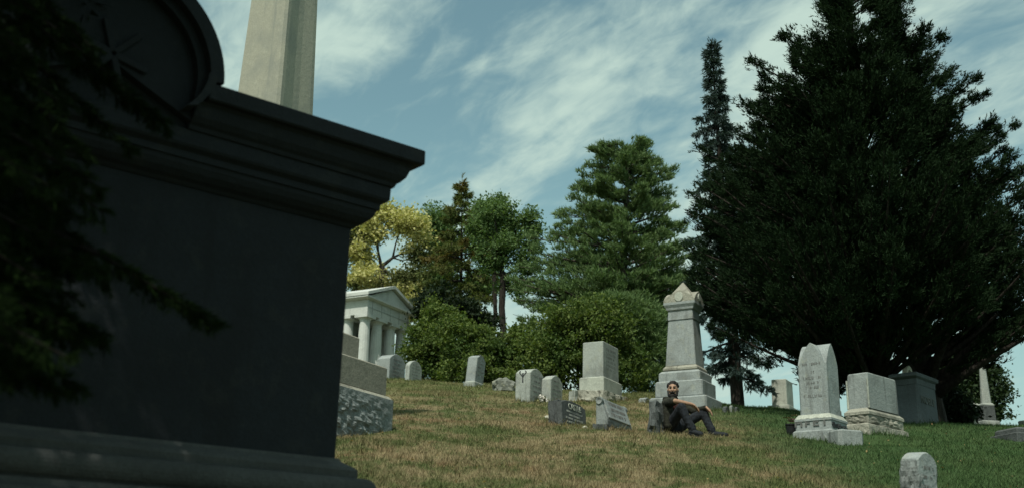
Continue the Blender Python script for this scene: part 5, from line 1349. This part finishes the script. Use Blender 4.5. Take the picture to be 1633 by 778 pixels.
for sg in (-1, 1):
    bm = bmesh.new(); bmesh.ops.create_icosphere(bm, subdivisions=2, radius=0.011); o = from_bm('eye', bm, M['hair'], man, True); o.location = hd(0.076, sg*0.031, 0.022)
    blobs([(tuple(hd(0.088, sg*0.018, 0.050)), 0.007, tuple(hd(0.080, sg*0.052, 0.050)), 0.006)], 0.004, 'eyebrow', M['hair'], man, 1)

# ------------------------------------------------------------------ grass
def scatter(n, y0, y1, power):
    u = NR.random(n); y = (y0**(1-power)+u*(y1**(1-power)-y0**(1-power)))**(1/(1-power))
    half = y*0.475+1.0
    x = NR.uniform(-1, 1, n)*half
    keep = x > -0.22*y-0.6
    return x[keep], y[keep]
X1, Y1 = scatter(520000, 9.6, 48.0, 1.25)
# lawn grows less where a stone stands; blades hidden inside stones do no harm
Z1 = ground_np(X1, Y1)
tx, ty = [], []
for s_ in SITES:
    if s_.o.y > 33 or s_.sx > 6: continue
    m = int(150*(s_.sx+s_.sy)); u = NR.uniform(-0.5, 0.5, m); f_ = NR.random(m) < s_.sx/(s_.sx+s_.sy)
    g_ = np.abs(NR.normal(size=m))*0.05+0.01
    lx_ = np.where(f_, u*s_.sx, -s_.sx/2-g_); ly_ = np.where(f_, -s_.sy/2-g_, u*s_.sy)
    tx.append(s_.o.x+s_.e1.x*lx_+s_.e2.x*ly_); ty.append(s_.o.y+s_.e1.y*lx_+s_.e2.y*ly_)
tx, ty = np.concatenate(tx), np.concatenate(ty); n_t = len(tx)
X1 = np.concatenate([X1, tx]); Y1 = np.concatenate([Y1, ty]); Z1 = ground_np(X1, Y1)
n = len(X1); P = np.stack([X1, Y1, Z1], 1)
patch = 0.5+0.5*np.sin(X1*1.7+np.sin(Y1*0.9)*2)*np.sin(Y1*1.3+np.sin(X1*0.8)*1.7)
hgt = (0.020+0.042*NR.random(n)**2.0)*(0.75+0.6*patch)*(1+0.012*np.maximum(Y1-14, 0))
hgt[-n_t:] *= 2.4*NR.uniform(0.5, 1.2, n_t)
wd = (0.006+0.006*NR.random(n))*(1+0.05*np.maximum(Y1-12, 0))
lean = NR.normal(size=(n, 2))*0.55
th = NR.uniform(0, 2*np.pi, n); sd = np.stack([np.cos(th), np.sin(th), 0*th], 1)*wd[:, None]/2
tipv = P+np.stack([lean[:, 0]*hgt, lean[:, 1]*hgt, hgt], 1)
V = np.stack([P-sd-np.array([0, 0, 0.01]), P+sd-np.array([0, 0, 0.01]), tipv], 1).reshape(-1, 3)
g = np_mesh('grass', V, np.arange(n*3).reshape(-1, 3), M['blades'])
tag(g, 'short mown grass blades, straw dry on the left and green on the right', 'grass', kind='stuff')
# coarser tufts and fallen leaves
xa, ya = scatter(900, 10.0, 34.0, 1.3); k_ = 16; na = len(xa)
rx_ = np.repeat(xa, k_)+NR.normal(size=na*k_)*0.035; ry_ = np.repeat(ya, k_)+NR.normal(size=na*k_)*0.035
P = np.stack([rx_, ry_, ground_np(rx_, ry_)-0.01], 1); n2_ = len(P); hg_ = NR.uniform(0.04, 0.11, n2_)*np.repeat(NR.uniform(0.6, 1.2, na), k_)
th = NR.uniform(0, 2*np.pi, n2_); sd = np.stack([np.cos(th), np.sin(th), 0*th], 1)*0.006
V = np.stack([P-sd, P+sd, P+np.stack([NR.normal(size=n2_)*0.45*hg_, NR.normal(size=n2_)*0.45*hg_, hg_], 1)], 1).reshape(-1, 3)
tag(np_mesh('grass_tufts', V, np.arange(n2_*3).reshape(-1, 3), M['blades']), 'scattered taller grass tufts in the dry lawn', 'grass', kind='stuff')
xa, ya = scatter(800, 10.0, 30.0, 1.3)
V, Fq = leaves(np.stack([xa, ya, ground_np(xa, ya)+0.03], 1), 0.036, 0.022, up=1.2)
M['fallen'] = leaf_mat('fallen_leaves', (0.16, 0.10, 0.045), (0.34, 0.25, 0.12))
tag(np_mesh('fallen_leaves', V, Fq, M['fallen']), 'small dry fallen leaves lying on the lawn', 'leaves', kind='stuff')
print('grass', n)
# ------------------------------------------------------------------ groups of like things
for o in [o for o in COL.objects if o.parent is None and o.get('category')]:
    for pre, grp in (('headstone', 'headstones standing on the slope'), ('low_stone', 'small low stones near the monuments'), ('shrub', 'shrubs along the crest'), ('block_monument', 'block monuments on the hill'), ('rustic_stone', 'low rustic stones near the seated person')):
        if o.name.split('.')[0] == pre: o['group'] = grp
